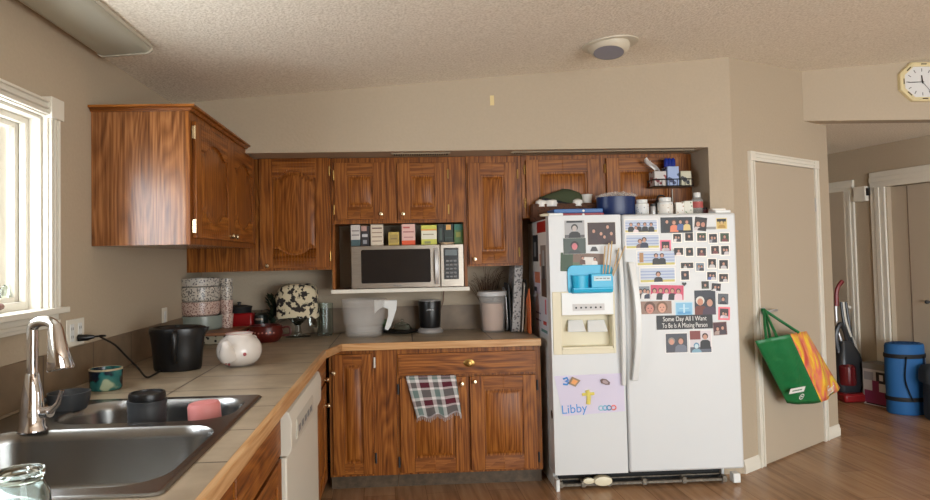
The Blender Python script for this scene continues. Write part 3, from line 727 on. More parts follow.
pol = [
 ('A',672,233,682,243,'leftmost','white shirt figure'),('A',684,232,694,242,'second','dark face close-up'),('A',696,232,707,242,'third','two faces over green'),('A',708,233,718,244,'fourth','grey and white jacket'),('A',719,232,730,243,'rightmost','figure on a green field'),
 ('B',673,247,684,256,'leftmost','pale blouse figure'),('B',685,247,694,257,'second','pair on a dark lawn'),('B',696,247,707,257,'third','three heads by night'),('B',710,245,720,255,'fourth','hand in the dark'),('B',720,245,730,256,'rightmost','figure in a black hat'),
 ('C',680,262,694,269,'leftmost, wide','one lit face'),('C',695,262,705,272,'second','grey blue street scene'),('C',707,258,717,269,'third','smiling face over a white top'),('C',718,259,729,270,'rightmost','two heads leaning together'),
 ('D',680,270,690,281,'leftmost','shadowed portrait'),('D',706,271,717,281,'middle','blue shirted figure'),('D',718,273,729,283,'rightmost','laughing pair')]
rr_ = random.Random(3)
for r_, x0, y0, x1, y1, pos, what in pol:
    bgc = rr_.choice([(22,20,22),(34,30,30),(26,34,28),(44,34,32),(30,30,40)])
    if 'green' in what: bgc = (48,72,48)
    if 'street' in what: bgc = (120,136,150)
    cl = {'white':(220,214,214),'pale':(222,196,190),'grey':(150,150,156),'blue':(80,100,160)}.get(what.split()[0], rr_.choice([(40,40,44),(90,80,84),(200,196,196),(120,60,60)]))
    pe = [(.35,.58,.42,cl,SK,(50,34,28)), (.7,.55,.4,(200,196,198) if rr_.random()<.5 else (60,60,70),SK,BK)] if rr_.random() < .6 else [(.5,.58,.46,cl,SK,(60,40,30))]
    picture('photo', '%s instant photo in the %s row: %s' % (pos.replace(', wide',''), {'A':'first','B':'second','C':'third','D':'fourth'}[r_], what), 'photo', x0, y0, x1, y1, bgc, (244,240,232), .10, pe, group='instant photos on the right fridge door', tilt=rr_.uniform(-.03, .03), bot=.12)
picture('photo', 'instant photo with a pink border beside the second row', 'photo', 660, 240, 671, 253, (36,26,28), (232,110,140), .14, [(.35,.5,.4,(210,200,200),SK,BK),(.68,.5,.4,(190,180,190),SK,BK)], bot=.14)
picture('photo', 'grey photo of a group of small figures left of the pink team photo', 'photo', 637, 286, 650, 299, (130,140,150), bw=.02, people=[(.25,.6,.4,BK,SK,BK),(.6,.62,.4,(230,230,230),SK,BK),(.85,.55,.4,NAVY,SK,BK)])
picture('photo', 'wide pink photo of a team in black and white shirts', 'photo', 650, 285, 684, 300, (206,70,104), bw=.01, people=[(.12,.6,.36,(230,226,226),SK,BK),(.3,.62,.36,BK,SK,(90,60,40)),(.48,.6,.36,(226,220,226),SK,BK),(.66,.62,.36,BK,SK,(110,70,40)),(.84,.6,.36,(230,200,210),SK,BK)], tilt=.04)
picture('photo', 'close-up photo of two faces cheek to cheek', 'photo', 639, 301, 672, 314, (150,120,104), bw=.01, people=[(.32,.45,.85,(90,110,90),(206,140,124),(96,64,44)),(.7,.5,.85,(110,90,84),(214,160,136),(120,86,60))])
picture('drawing', 'small light blue drawing above the black sign', 'drawing', 675, 302, 693, 316, (130,190,224), (190,220,236), .06, extra=[(.1,.1,.9,.3,(90,160,210)),(.2,.5,.8,.6,(170,214,236)),(.45,.2,.55,.9,(200,230,244))])
picture('photo', 'tall photo of a couple by a dark wall, above the black sign', 'photo', 694, 290, 716, 315, (40,46,58), bw=.01, people=[(.27,.55,.4,(110,50,36),(200,140,112),(220,216,206)),(.72,.5,.4,(70,50,70),SK,BK)])
picture('photo', 'small dark photo overlapping the top of the tall couple photo', 'photo', 701, 281, 709, 289, (34,38,34), bw=.03, people=[(.5,.5,.5,(70,80,60),SK,BK)], lift=.0015)
picture('photo', 'small dark photo with a white sleeve right of the tall couple photo', 'photo', 711, 283, 721, 291, (30,28,34), bw=.04, people=[(.4,.5,.5,(210,206,206),SK,BK),(.75,.5,.4,BK,SK,BK)], tilt=.1, lift=.0015)
picture('photo', 'grey photo of a seated figure near the right door edge', 'photo', 717, 293, 729, 305, (90,94,100), bw=.05, people=[(.5,.5,.45,(40,44,56),SK,BK)], tilt=.05)
picture('photo', 'instant photo with a coral pink border near the right door edge', 'photo', 718, 307, 730, 320, (60,44,48), (236,120,130), .14, [(.4,.5,.42,(220,206,214),SK,BK),(.7,.45,.4,(200,190,196),SK,BK)], tilt=.05, bot=.14)
picture('photo', 'dark reddish photo of a group, lowest at the right door edge', 'photo', 713, 322, 727, 335, (70,30,36), (120,90,84), .05, [(.3,.5,.4,(170,150,140),SK,BK),(.7,.55,.4,(60,50,60),SK,BK)], tilt=-.04)
picture('photo', 'photo of two people in grey, below the left end of the sign', 'photo', 665, 333, 688, 353, (70,74,84), bw=.03, people=[(.27,.58,.42,(70,72,84),(204,150,130),(150,140,130)),(.7,.6,.42,(110,116,130),(204,150,130),(80,70,60))])
picture('photo', 'photo of a person in black at a table, below the sign', 'photo', 689, 330, 712, 353, (214,206,210), bw=.03, people=[(.72,.72,.32,BK,SK,(60,34,26)),(.3,.3,.3,(130,170,190),(200,220,226),(96,140,170))], extra=[(0,.6,.5,1,(130,60,56)),(0,0,1,.25,(90,96,110))])
# left door
picture('photo', 'black and white photo of a man in a hat and dark jacket', 'photo', 564, 220, 585, 240, (170,170,172), (226,224,220), .02, [(.5,.6,.4,(34,34,36),(190,180,176),(40,40,40))], extra=[(.1,.88,.9,.98,BK),(0,0,1,.25,(90,90,92))])
picture('photo', 'dark photo with a pink scarf tucked under the black and white portrait', 'photo', 563, 238, 586, 254, (70,84,78), bw=.01, people=[(.5,.5,.6,(60,66,70),(206,120,128),BK)], lift=.001)
picture('photo', 'dark brown team photo of five players', 'photo', 587, 222, 616, 245, (58,36,34), (220,214,206), .02, [(.22,.62,.22,(50,26,30),SK,BK),(.48,.5,.22,(60,30,34),SK,BK),(.72,.8,.22,(50,26,30),SK,BK),(.85,.5,.22,(60,30,34),SK,BK),(.6,.35,.2,(50,26,30),SK,BK)])
picture('photo', 'landscape photo with green trees sticking out above the blue caddy', 'photo', 560, 253, 605, 272, (120,96,80), bw=.01, people=[(.5,.75,.2,(90,60,50),SK,BK),(.78,.7,.2,(230,226,220),SK,BK)], extra=[(0,0,.28,1,(46,72,42)),(.28,0,.5,.5,(90,110,80)),(.5,.3,.75,.8,(220,216,210))], tilt=.05)
p = onY(594, 249, FYF)
tag(M().prism([(-.025, -.014), (.025, -.014), (.012, .014), (-.012, .014)], -.004, 0, 'xz').build('fridge_magnet', pm((70,70,72)), loc=(p.x, FYF-.0006, p.z)), 'small dark wedge magnet under the brown team photo', 'magnet')
p = onY(684, 284, FYF)
tag(M().prism([(-.014, .0), (0, -.012), (.014, 0), (.012, .009), (.005, .01), (0, .004), (-.005, .01), (-.012, .009)], -.004, 0, 'xz').build('fridge_magnet', pm((30,30,32)), loc=(p.x, FYF-.0006, p.z)), 'tiny black heart magnet above the pink team photo', 'magnet')
# black sign
p = onY(684.5, 322, FYF); s_ = ppm(p)
t = thing('magnet_sign', 'black sign with white hand lettering on the right fridge door', 'sign', (p.x, FYF-.001, p.z))
M().box(-28.5/s_, -.003, -7/s_, 28.5/s_, 0, 7/s_).build('board', pm((24,24,26)), t)
text('lettering', 'Some Day All I Want', .041, paper, t, (0, -.0035, 3.2/s_), sx=.78); text('lettering', 'To Be Is A Missing Person', .041, paper, t, (0, -.0035, -3.3/s_), sx=.66)
# child's drawing
p = onY(589, 396, FYF); s_ = ppm(p)
def K(x, y): q = onY(x, y, FYF); return q.x-p.x, q.z-p.z
t = thing('childs_drawing', 'lilac paper with a child\'s crayon drawing on the left fridge door', 'drawing', (p.x, FYF-.001, p.z))
lil = mat('lilac_paper', (216,210,230), .8)
M().prism([K(554,376), K(563,416), K(625,411), K(623,373)], -.0012, 0, 'xz').build('sheet', lil, t)
def stroke(name, pts, rgb, r=.0035):
    return M().tube([(K(*q)[0], -.002, K(*q)[1]) for q in pts], r, seg=6, flat=1).build(name, pm(rgb), t)
bl = (80,150,220)
stroke('crayon_number', [(563,379),(567,377.5),(568,380),(565,381),(568.5,382),(567,384.5),(563,384)], bl, .006)
ye = (226,212,110)
stroke('crayon_cross', [(587,390),(588.5,397),(588,404)], ye, .014); stroke('crayon_cross', [(582,394.5),(588,394),(594,393.5)], ye, .010)
text('crayon_name', 'Libby', .075, pm(bl), t, (K(574,409)[0], -.0022, K(574,409)[1]), rot=(PI/2, -.06, 0))
for i, (x, c) in enumerate(((601,(150,200,214)), (605,(110,176,210)), (609,(70,140,180)), (613.5,(224,110,100)))):
    stroke('crayon_loop', [(x+2.4*math.cos(a_*PI/5), 408-.04*(x-600)+2.2*math.sin(a_*PI/5)) for a_ in range(11)], c, .004)
def magnet(name, label, pts, rgb, th=.008):
    q = onY(*pts[0], FYF); c = (sum(a for a, b in pts)/len(pts), sum(b for a, b in pts)/len(pts)); o_ = onY(*c, FYF)
    pl = [(onY(a, b, FYF).x-o_.x, onY(a, b, FYF).z-o_.z) for a, b in pts]
    mb = M().prism(pl, -th, 0, 'xz', 0); mb.prism([(a*.6, b*.6) for a, b in pl], -th-.001, -th, 'xz', 1)
    return tag(mb.build('fridge_magnet', [pm(rgb[0]), pm(rgb[1])], loc=(o_.x, FYF-.0035, o_.z)), label, 'magnet')
magnet('m', 'tan and orange diamond magnet holding the left corner of the lilac drawing', [(572,376.5),(580,380),(575,386.5),(568,383.5)], ((150,126,96),(232,160,90)))
magnet('m', 'oval brown speckled magnet holding the right side of the lilac drawing', [(600,380),(602,378.5),(606,379),(609.5,382),(609,384.5),(605,384.5),(601,383)], ((110,86,84),(170,150,150)))
# oval magnet on the side
p = onX(544.5, 407, FX0+.0)
tag(M().lathe([(.026,0),(.026,.004),(.016,.006)], seg=20).build('fridge_magnet', black_pl, loc=(FX0+.0045, FYF+.05, p.z), rot=(0,-PI/2,0)), 'black oval badge on the left side of the fridge', 'magnet')
# blue caddy with wooden sticks
p = onY(590, 280, FYF); s_ = ppm(p); W, H = 46/s_, 30/s_
t = thing('magnetic_caddy', 'turquoise blue plastic caddy stuck on the freezer door', 'caddy', (p.x, FYF-.0045, p.z))
cy_ = mat('turquoise_plastic', (36,178,220), .35)
poly = rr(-W/2, -H/2, W/2, H/2, .035, 4)
M().prism(poly, -.006, 0, 'xz').build('back_plate', cy_, t, bevel=.002)
mb = M(); mb.box(-W*.42, -.05, -H*.30, W*.44, -.006, -H*.24); mb.box(-W*.02, -.05, -H*.24, W*.44, -.046, H*.20); mb.box(-W*.02, -.046, -H*.24, -W*.005, -.006, H*.2); mb.box(W*.425, -.046, -H*.24, W*.44, -.006, H*.2)
mb.prism([(-.006,-H*.44),(-.05,-H*.40),(-.055,-H*.30),(-.006,-H*.30)], -W*.42, W*.44, 'yz')
mb.build('pocket', cy_, t, bevel=.003)
M().lathe([(.0,-H*.24),(.045,-H*.24),(.05,H*.16),(.046,H*.16),(.042,-H*.2)], (-W*.24, -.028, 0), 20, sy=.5).build('cup', cy_, t)
q0 = H*.0; M().box(W*.03, -.052, -H*.02, W*.40, -.0502, H*.13).build('label_plate', pm((200,224,232)), t)
for k in range(4): M().box(W*(.07+.08*k), -.0528, H*.04, W*(.13+.08*k), -.0522, H*.07).build('label_mark', grey, t)
bam = mat('bamboo', (206,176,130), .6)
for i, (xa, xb, yt, lab) in enumerate(((603,605,246,'leftmost'), (605.5,609,243,'second from the left'), (609,612,241,'tall middle'), (612,619,248,'fourth from the left'), (613,625,246,'rightmost, most slanted'))):
    a_ = onY(xa, 276, FYF-.028); b_ = onY(xb, yt, FYF-.035); 
    o = M().tube([(0,0,0), tuple(b_-a_)], [.0035, .004], seg=8).build('wooden_stick', bam, loc=a_)
    tag(o, 'thin wooden stick in the blue caddy, %s' % lab, 'stick', 'sticks in the blue caddy')
# papers on the side of the fridge (plane X = FX0)
def side_sheet(label, ya, za, yb, zb, bg, extra=(), lift=0):
    mb = M(); ms = [paper, pm(bg)]; x = -.0012
    mb.box(x, 0, 0, 0, yb-ya, zb-za, 1)
    for k, (u0, v0, u1, v1, c) in enumerate(extra):
        m_ = pm(c); ms.append(m_) if m_ not in ms else None
        xx = x-.0003*(k+1); W_, H_ = yb-ya, zb-za
        mb._f([mb.bm.verts.new(q) for q in ((xx, W_*u0, H_*v0), (xx, W_*u1, H_*v0), (xx, W_*u1, H_*v1), (xx, W_*u0, H_*v1))], ms.index(m_))
    return tag(mb.build('pinned_paper', ms, loc=(FX0+.0055-lift, ya, za)), label, 'paper', 'papers on the fridge side')
side_sheet('white calendar page with a red heading on the fridge side', -.665, 1.33, -.22, 1.655, (236,234,230), [(0,.78,.6,1,(176,40,36)),(.55,.2,.95,.75,(50,50,54)),(.15,.1,.45,.35,(214,150,110)),(.7,.3,.85,.6,(150,150,150))])
side_sheet('photo of a person in grey on the fridge side, under the red heading', -.655, 1.17, -.50, 1.50, (150,140,134), [(.1,.0,.9,.35,(90,62,48)),(.3,.6,.6,.9,(180,190,196)),(.2,.35,.7,.6,(60,60,64))], .002)
side_sheet('coral and lilac note on the fridge side near the cabinet', -.46, 1.18, -.24, 1.325, (222,216,232), [(0,.5,.8,1,(224,140,110)),(.5,.1,.9,.3,(70,70,80))])
side_sheet('large pale blue sheet with red and teal writing, lowest on the fridge side', -.665, .93, -.26, 1.165, (222,228,240), [(.1,.55,.18,.95,(220,90,110)),(.1,.25,.35,.35,(200,70,70)),(.05,.04,.5,.12,(90,150,150)),(.5,.3,.9,.34,(120,130,170)),(.5,.5,.9,.54,(120,130,170))])

# ------------------------------------------------------------------ things on the counter
CZT = .9155
def base(xc, yb, wpx, z=CZT):
    """centre of a round base whose front edge shows at yb and whose width is wpx; returns point, radius, px per metre"""
    p = onZ(xc, yb, z); s_ = ppm(p); r = wpx/2/s_
    d = (p-CAM); d.z = 0; d.normalize(); c = p+d*r*.8; s_ = ppm(c); return Vector((c.x, c.y, z)), wpx/2/s_, s_
def baseY(xc, Yc, wpx, yref=320):
    p = onY(xc, yref, Yc); s_ = ppm(p); return Vector((p.x, Yc, CZT)), wpx/2/s_, s_
def hz(c, y): """height above c at which the picture row y is reached, for a point straight above c"""; \
    return 0
def height(c, y, x):
    p = onY(x, y, c.y); return p.z-c.z
# glass jar in front
c, r, s_ = base(12, 512, 66); c = Vector((.475, -3.42, CZT))
s_ = ppm(c); c = Vector(onZ(21, 545, CZT)); 
c = Vector((.50, -3.45, CZT)); 
def at_depth(x, y, Yv): return onY(x, y, Yv)
JY = -3.50; j = at_depth(20, 470, JY); s_ = ppm(j); jr = 22/s_
t = thing('glass_jar', 'empty clear glass jar with a threaded neck in the near counter corner', 'jar', (j.x, JY, CZT))
jh = j.z-CZT
M().lathe([(.001,0),(jr*1.1,.0),(jr*1.22,.008),(jr*1.25,jh*.55),(jr*1.2,jh*.72),(jr*.98,jh*.84),(jr*.96,jh*.88),(jr*1.03,jh*.9),(jr*.97,jh*.93),(jr*1.03,jh*.96),(jr,jh),(jr*.92,jh),(jr*.9,jh*.84),(jr*1.12,jh*.7),(jr*1.17,jh*.5),(jr*1.13,.012),(.001,.008)], seg=40, cap0=False, cap1=False).build('jar_body', glass, t)

# wall socket with plug and lead
p0, p1 = onX(65.5, 322, 0), onX(83, 321, 0); q0 = onX(66, 348, 0)
oy0, oy1, oz0_, oz1_ = p0.y, p1.y, 1.09, 1.205
t = thing('wall_outlet', 'white double wall outlet beside the window with a black plug in it', 'outlet', (.0, oy0, 1.09))
M().box(.0005, 0, 0, .006, oy1-oy0, .115).build('cover_plate', trim_w, t, bevel=.002)
for f_ in (.27, .73):
    x = (oy1-oy0)*f_; mb = M().box(.006, x-.017, .02, .0085, x+.017, .095); so = mb.build('socket', white_gloss, t, bevel=.001)
    for zz in (.04, .075):
        M().box(.0086, x-.008, zz-.006, .009, x-.005, zz+.006).build('slot', black_mt, so); M().box(.0086, x+.005, zz-.006, .009, x+.008, zz+.006).build('slot', black_mt, so)
pl = onX(78, 338, .012)
o = M(); o.tube([(0,0,0),(.035,.008,.0),(.06,.02,.002)], [.015,.014,.007], seg=10); 
pts = [(.055,.018,.002),(.09,.06,0)]
for px, py, xx in ((100,336.5,.10),(115,345,.13),(127,357,.16),(138,368,.19)):
    q = onX(px, py, xx); pts.append((q.x-pl.x, q.y-pl.y, q.z-pl.z))
q = onZ(146, 377, CZT+.006); pts.append(tuple(q-pl)); q = onZ(153, 375, CZT+.006); pts.append(tuple(q-pl)); q = onZ(160, 371, CZT+.006); pts.append(tuple(q-pl))
# smooth the lead
def smooth(pts, n=6):
    P = [Vector(p) for p in pts]; out = []
    for i in range(len(P)-1):
        a, b_, c_, d_ = P[max(i-1,0)], P[i], P[i+1], P[min(i+2,len(P)-1)]
        for k in range(n):
            u = k/n; out.append(.5*((2*b_)+(c_-a)*u+(2*a-5*b_+4*c_-d_)*u*u+(3*b_-a-3*c_+d_)*u**3))
    return out+[P[-1]]
t = thing('power_lead', 'black plug and cable running from the wall outlet down to the counter', 'cable', tuple(pl))
o.build('plug', black_pl, t); M().tube(smooth(pts), .0045, seg=8).build('cable', black_pl, t)
# small outlet behind the kettle
p = onX(164, 317, 0); t = thing('wall_outlet', 'small white outlet in the shade behind the stacked patterned dishes', 'outlet', (0, p.y-.04, p.z-.055))
M().box(.0005, 0, 0, .006, .08, .11).build('cover_plate', trim_w, t, bevel=.002); M().box(.006, .025, .02, .009, .055, .09).build('socket', white_gloss, t, bevel=.001)

# teal ceramic mug
c, r, s_ = base(106, 391, 31)
tm, b, N, L = nodes('teal_glaze', .2)
tc = N('ShaderNodeTexCoord'); n = N('ShaderNodeTexNoise'); n.inputs['Scale'].default_value = 11; L(tc.outputs['Object'], n.inputs['Vector'])
cr = ramp(N, [(.46, srgb(18,30,44)), (.5, srgb(36,104,104)), (.6, srgb(60,120,112)), (.64, srgb(176,190,160))]); L(n.outputs['Fac'], cr.inputs['Fac']); L(cr.outputs['Color'], b.inputs['Base Color'])
h_ = height(c, 368, 106)
t = thing('ceramic_mug', 'wide cup with teal and navy glaze on the counter behind the sink', 'cup', c)
M().lathe([(.001,0),(r*.9,0),(r*.97,.006),(r,h_*.9),(r,h_),(r*.93,h_),(r*.9,h_*.9),(r*.86,.01),(.001,.008)], seg=32, cap0=False, cap1=False).build('cup_body', tm, t)
M().lathe([(r*1.002,h_*.93),(r*1.01,h_),(r*.93,h_+.001),(r*.92,h_*.93)], seg=32, cap0=False, cap1=False).build('rim_band', mat('buff_clay', (176,160,130), .5), t)

# dark bowl-shaped strainer behind the sink
c, r, s_ = base(69, 412, 40)
t = thing('sink_strainer', 'dark grey round dish with handle beside the faucet', 'dish', c); h_ = .062
M().lathe([(.001,0),(r*.8,0),(r*.95,h_*.5),(r,h_),(r*.9,h_),(r*.84,h_*.5),(r*.7,.01),(.001,.012)], seg=32, cap0=False, cap1=False).build('bowl', dark_grey, t)
M().tube([(-r*.9,-.02,h_*.6),(-r*1.5,-.05,h_*.6)], [.012,.016], seg=10).build('handle', dark_grey, t)
M().lathe([(.001,.012),(r*.3,.012),(r*.32,.03),(.001,.034)], seg=14).build('inner_cup', black_mt, t)

# things standing in the far bowl
bz = .914-.168
def inbowl(x, y, w_): p = onZ(x, y, .96); s2 = ppm(p); return Vector((p.x, p.y+.03, bz+.0)), w_/2/s2, s2
c = onZ(145, 410, .93); c = Vector((c.x, c.y+.02, bz)); s_ = ppm(c); r = 19/s_; h_ = height(c, 392, 145)
t = thing('travel_mug', 'black ribbed travel mug with flat lid standing in the far sink bowl', 'mug', c)
prof = [(.001,0),(r*.8,0),(r*.85,.01)]
for k in range(9):
    z = .03+(h_-.07)*k/9; prof += [(r*(.9+.1*k/9), z), (r*(.86+.1*k/9), z+.008)]
prof += [(r, h_-.034), (r, h_-.026)]
M().lathe(prof+[(.001,h_-.026)], seg=36).build('mug_body', dark_grey, t)
M().lathe([(r*.9,h_-.0255),(r*.93,h_-.01),(r*.88,h_),(r*.8,h_),(r*.78,h_-.006),(.001,h_-.006)], seg=36).build('lid', black_pl, t)
pt_ = onY(207.5, 402.5, -2.37); r = 17/ppm(pt_); hc = pt_.z-bz
t = thing('pink_cup', 'matte pink upside-down cup standing in the far sink bowl', 'cup', (pt_.x, -2.37, bz+.002), rot=(0, math.radians(-4), 0))
M().lathe([(r*.97,0),(r,.004),(r*.95,hc*.55),(r*.93,hc-.012),(r*.84,hc-.001),(.001,hc)], seg=34).build('cup_body', mat('pink_silicone', (206,128,124), .5), t)

# black kettle-like pitcher
c, r, s_ = base(178, 372, 50); h_ = height(c, 326, 178)
t = thing('electric_kettle', 'black kettle standing on the counter left of the white teapot', 'kettle', c)
M().lathe([(.001,0),(r*.88,0),(r*.92,.012),(r*.97,h_*.4),(r*1.04,h_*.78),(r*1.1,h_*.9),(r*1.08,h_*.97),(r*.95,h_*.99),(r*.85,h_*.93),(.001,h_*.92)], seg=36, sy=.85).build('kettle_body', black_pl, t)
M().prism([(r*.8,h_*.92),(r*1.22,h_*.97),(r*1.18,h_*.9),(r*.98,h_*.7)], -.022, .022, 'xz').build('spout', black_pl, t, bevel=.006)
M().tube(smooth([(r*.2,-r*.78,h_*.9),(r*.25,-r*1.1,h_*.86),(r*.22,-r*1.1,h_*.5),(r*.15,-r*.8,h_*.22)]), .013, seg=10).build('handle', black_pl, t)
M().lathe([(.001,0),(r*.8,0),(r*.7,.012),(.014,.014),(.012,.02),(.001,.022)], seg=20).build('lid', black_mt, t, loc=(0,0,h_*.93))

# white round teapot with rose decoration
c, r, s_ = base(239.5, 368, 44); h_ = height(c, 333, 239)
wm = mat('teapot_glaze', (212,204,196), .16)
t = thing('teapot', 'round white teapot with small rose decoration and open pink rim', 'teapot', c)
prof = [(.001,.0),(r*.55,0),(r*.62,.004)]
for k in range(1, 12):
    a_ = -PI/2+PI*k/12*1.0; prof.append((r*math.cos(a_)**.6 if math.cos(a_) > 0 else .001, h_*.47+h_*.47*math.sin(a_)))
prof = [q for q in prof if q[0] > r*.52 or q[1] < h_*.2]; prof += [(r*.56, h_*.95), (r*.62, h_*1.0), (r*.56, h_*1.0), (r*.5, h_*.93), (r*.7, h_*.7), (r*.7,h_*.3), (.001, h_*.12)]
M().lathe(prof, seg=36, cap0=False, cap1=False).build('pot_body', wm, t, sharp=80)
M().lathe([(r*.565,h_*.985),(r*.63,h_*1.0),(r*.60,h_*1.012),(r*.55,h_*1.0)], seg=36, cap0=False, cap1=False).build('rim', mat('pink_rim', (196,140,140), .3), t)
M().tube([(-r*.25,-r*.78,h_*.4),(-r*.3,-r*1.0,h_*.52),(-r*.28,-r*1.2,h_*.72),(-r*.26,-r*1.33,h_*.86)], [r*.42,r*.34,r*.2,r*.13], seg=16).build('spout', wm, t, sharp=80)
M().tube(smooth([(r*.3,r*.85,h_*.8),(r*.42,r*1.35,h_*.75),(r*.4,r*1.35,h_*.4),(r*.28,r*.85,h_*.22)]), .009, seg=10).build('handle', wm, t)
rose = mat('rose_print', (150,70,74), .4)
for k, (a_, z, q) in enumerate(((-2.05,.17,.009),(-1.85,.2,.008),(-1.92,.12,.008),(-1.1,.42,.009))):
    rr0 = r*1.012*math.cos(math.asin(min(1, abs(z-.47)/.47)))**.6
    M().lathe([(.001,.003),(q*.6,.0025),(q,.0)], seg=10).build('rose', rose, t, loc=(rr0*math.cos(a_), rr0*math.sin(a_), h_*z), rot=(PI/2, 0, a_+PI/2))

# stack of patterned dishes on a wooden riser
pat1 = pattern('grey_floral_print', srgb(200,192,180), srgb(88,82,80), 85, .42, rough=.3)
pat2 = pattern('rose_floral_print', srgb(204,180,168), srgb(130,84,76), 95, .4, rough=.3)
pat3 = pattern('black_dot_print', srgb(200,192,170), srgb(30,28,28), 40, .36, rough=.35)
BY = -.34
def stacked(name, label, cat, x0, y0, x1, y1, Yc, m_, kind='round', group=None, d=None):
    a_, b_ = onY(x0, y1, Yc), onY(x1, y0, Yc); w_, h_ = b_.x-a_.x, b_.z-a_.z; r = w_/2
    if kind == 'round': o_ = M().lathe([(.001,.0),(r*.86,0),(r*.95,h_*.15),(r,h_*.85),(r,h_),(r*.93,h_),(r*.9,h_*.3),(.001,h_*.2)], seg=32, sy=min(1, .28/w_) if d is None else d/w_, cap0=False, cap1=False)
    else: o_ = M().box(-w_/2, -(d or .1)/2, 0, w_/2, (d or .1)/2, h_)
    o = o_.build(name, m_, loc=((a_.x+b_.x)/2, Yc, a_.z), bevel=0 if kind == 'round' else .004); return tag(o, label, cat, group)
riser_z = onY(222, 330, -.42).z
t = thing('wooden_riser', 'small wooden shelf board carrying the dish stack on the counter corner', 'shelf', (onY(200, 333, -.34).x, -.34, CZT))
ra = onZ(243, 319, riser_z)
M().box(-.16, -.26, riser_z-CZT-.018, .29, .15, riser_z-CZT).build('board', mat('riser_board', (150,104,76), .5), t, bevel=.003)
for x in (-.145, .25): M().box(x, -.13, 0, x+.02, .13, riser_z-CZT-.0185).build('leg', wood_dk, t)
zt0 = riser_z+.0005
def lev(y): return onY(200, y, BY).z
sc_ = ppm((.2, BY, 1.1)); lv = [zt0, zt0+14/sc_, zt0+28/sc_, zt0+42.5/sc_, zt0+51/sc_]
cxs = onY(200, 300, BY).x; cxs2 = onY(203, 300, BY).x
def dish(label, x, z0, z1, wpx, m_, cat='bowl', yo=0, group=None, dep=.27):
    r = wpx/2/sc_; h_ = z1-z0-.0006
    o = M().lathe([(.001,0),(r*.88,0),(r*.97,h_*.12),(r,h_*.9),(r*.99,h_),(r*.94,h_),(r*.92,h_*.2),(.001,h_*.14)], seg=36, sy=dep/(2*r), cap0=False, cap1=False).build('patterned_bowl' if cat == 'bowl' else 'casserole_dish', m_, loc=(x, BY+yo, z0)); return tag(o, label, cat, group)
G2 = 'stacked patterned dishes in the counter corner'
dish('pale grey-green oval casserole dish at the bottom of the dish stack', cxs, lv[0], lv[1], 43, mat('celadon_glaze', (140,150,142), .3), 'dish')
dish('round dish with pink rose print, right above the grey-green casserole', cxs, lv[1], lv[2], 38, pat2, group=G2)
dish('round dish with bold grey block print in the middle of the stack', cxs, lv[2], lv[3], 39, pat1, group=G2)
dish('thin round dish with fine grey print, topmost of the dish stack', cxs, lv[3], lv[4], 38, pattern('fine_print', srgb(196,190,180), srgb(96,88,92), 70, .35), group=G2)
x2 = onY(221, 300, BY+.1).x
sc2 = ppm((.3, BY+.19, 1.1))
# second, partly hidden stack just behind
for i, (za, zb, m_, lb) in enumerate(((lv[0], lv[1]+.004, pat2, 'bottom bowl of the half-hidden second dish stack'), (lv[1]+.0046, lv[2]+.003, pat2, 'rose print bowl in the half-hidden second dish stack'), (lv[2]+.0036, lv[3]-.003, pat1, 'grey print bowl in the half-hidden second dish stack'), (lv[3]-.0024, lv[4]-.008, pat1, 'top bowl of the half-hidden second dish stack, lower than the front stack'))):
    h_ = zb-za-.0006; r = .045
    tag(M().lathe([(.001,0),(r*.85,0),(r,h_*.9),(r,h_),(r*.93,h_),(r*.9,h_*.2),(.001,h_*.14)], seg=24, cap0=False, cap1=False).build('patterned_bowl', m_, loc=(cxs+.155, BY+.06, za)), lb, 'bowl', 'half-hidden second dish stack')
# printed box below the riser
bx0, bx1 = onY(207, 353, -.46), onY(233, 336, -.46)
tag(M().box(0, 0, 0, .20, .12, riser_z-CZT-.020).build('patterned_canister', pat3, loc=(bx1.x-.20, -.50, CZT), bevel=.006), 'cream box with black dot print under the wooden riser', 'box')

# red toaster, pans behind
a_, b_ = onY(207, 331, -.18), onY(252, 313, -.18)
t = thing('red_bread_bin', 'bright red enamel box with a pale handle behind the dish stack', 'box', (a_.x+.07, -.18, CZT))
w_ = b_.x-a_.x; h_ = b_.z-CZT
M().box(0, 0, 0, w_+.0-.07, .10, h_).build('box_body', red_gl, t, bevel=.012)
M().tube([(w_-.05, .03, h_*.72), (w_-.0, -.02, h_*.74)], [.006, .009], seg=8).build('handle', trim_w, t)
c = Vector((b_.x-.10, -.12, CZT+h_+.001))
t = thing('black_pan', 'black lidded pan resting on top of the red box', 'pan', c)
M().lathe([(.001,0),(.08,0),(.085,.03),(.088,.035),(.088,.042),(.05,.05),(.001,.052)], seg=28).build('pan_body', black_mt, t)
M().lathe([(.012,0),(.01,.012),(.016,.02),(.001,.024)], seg=12).build('lid_knob', dark_grey, t, loc=(0,0,.051))
c, r, s_ = base(249, 326, 22); t = thing('dark_pot', 'small dark pot with rounded lid between red box and plant', 'pot', (onY(252,310,-.07).x+.06, -.075, CZT))
M().lathe([(.001,0),(.05,0),(.055,.02),(.055,.12),(.05,.145),(.02,.16),(.001,.162)], seg=24).build('pot_body', mat('dark_green_enamel', (26,34,30), .3), t)

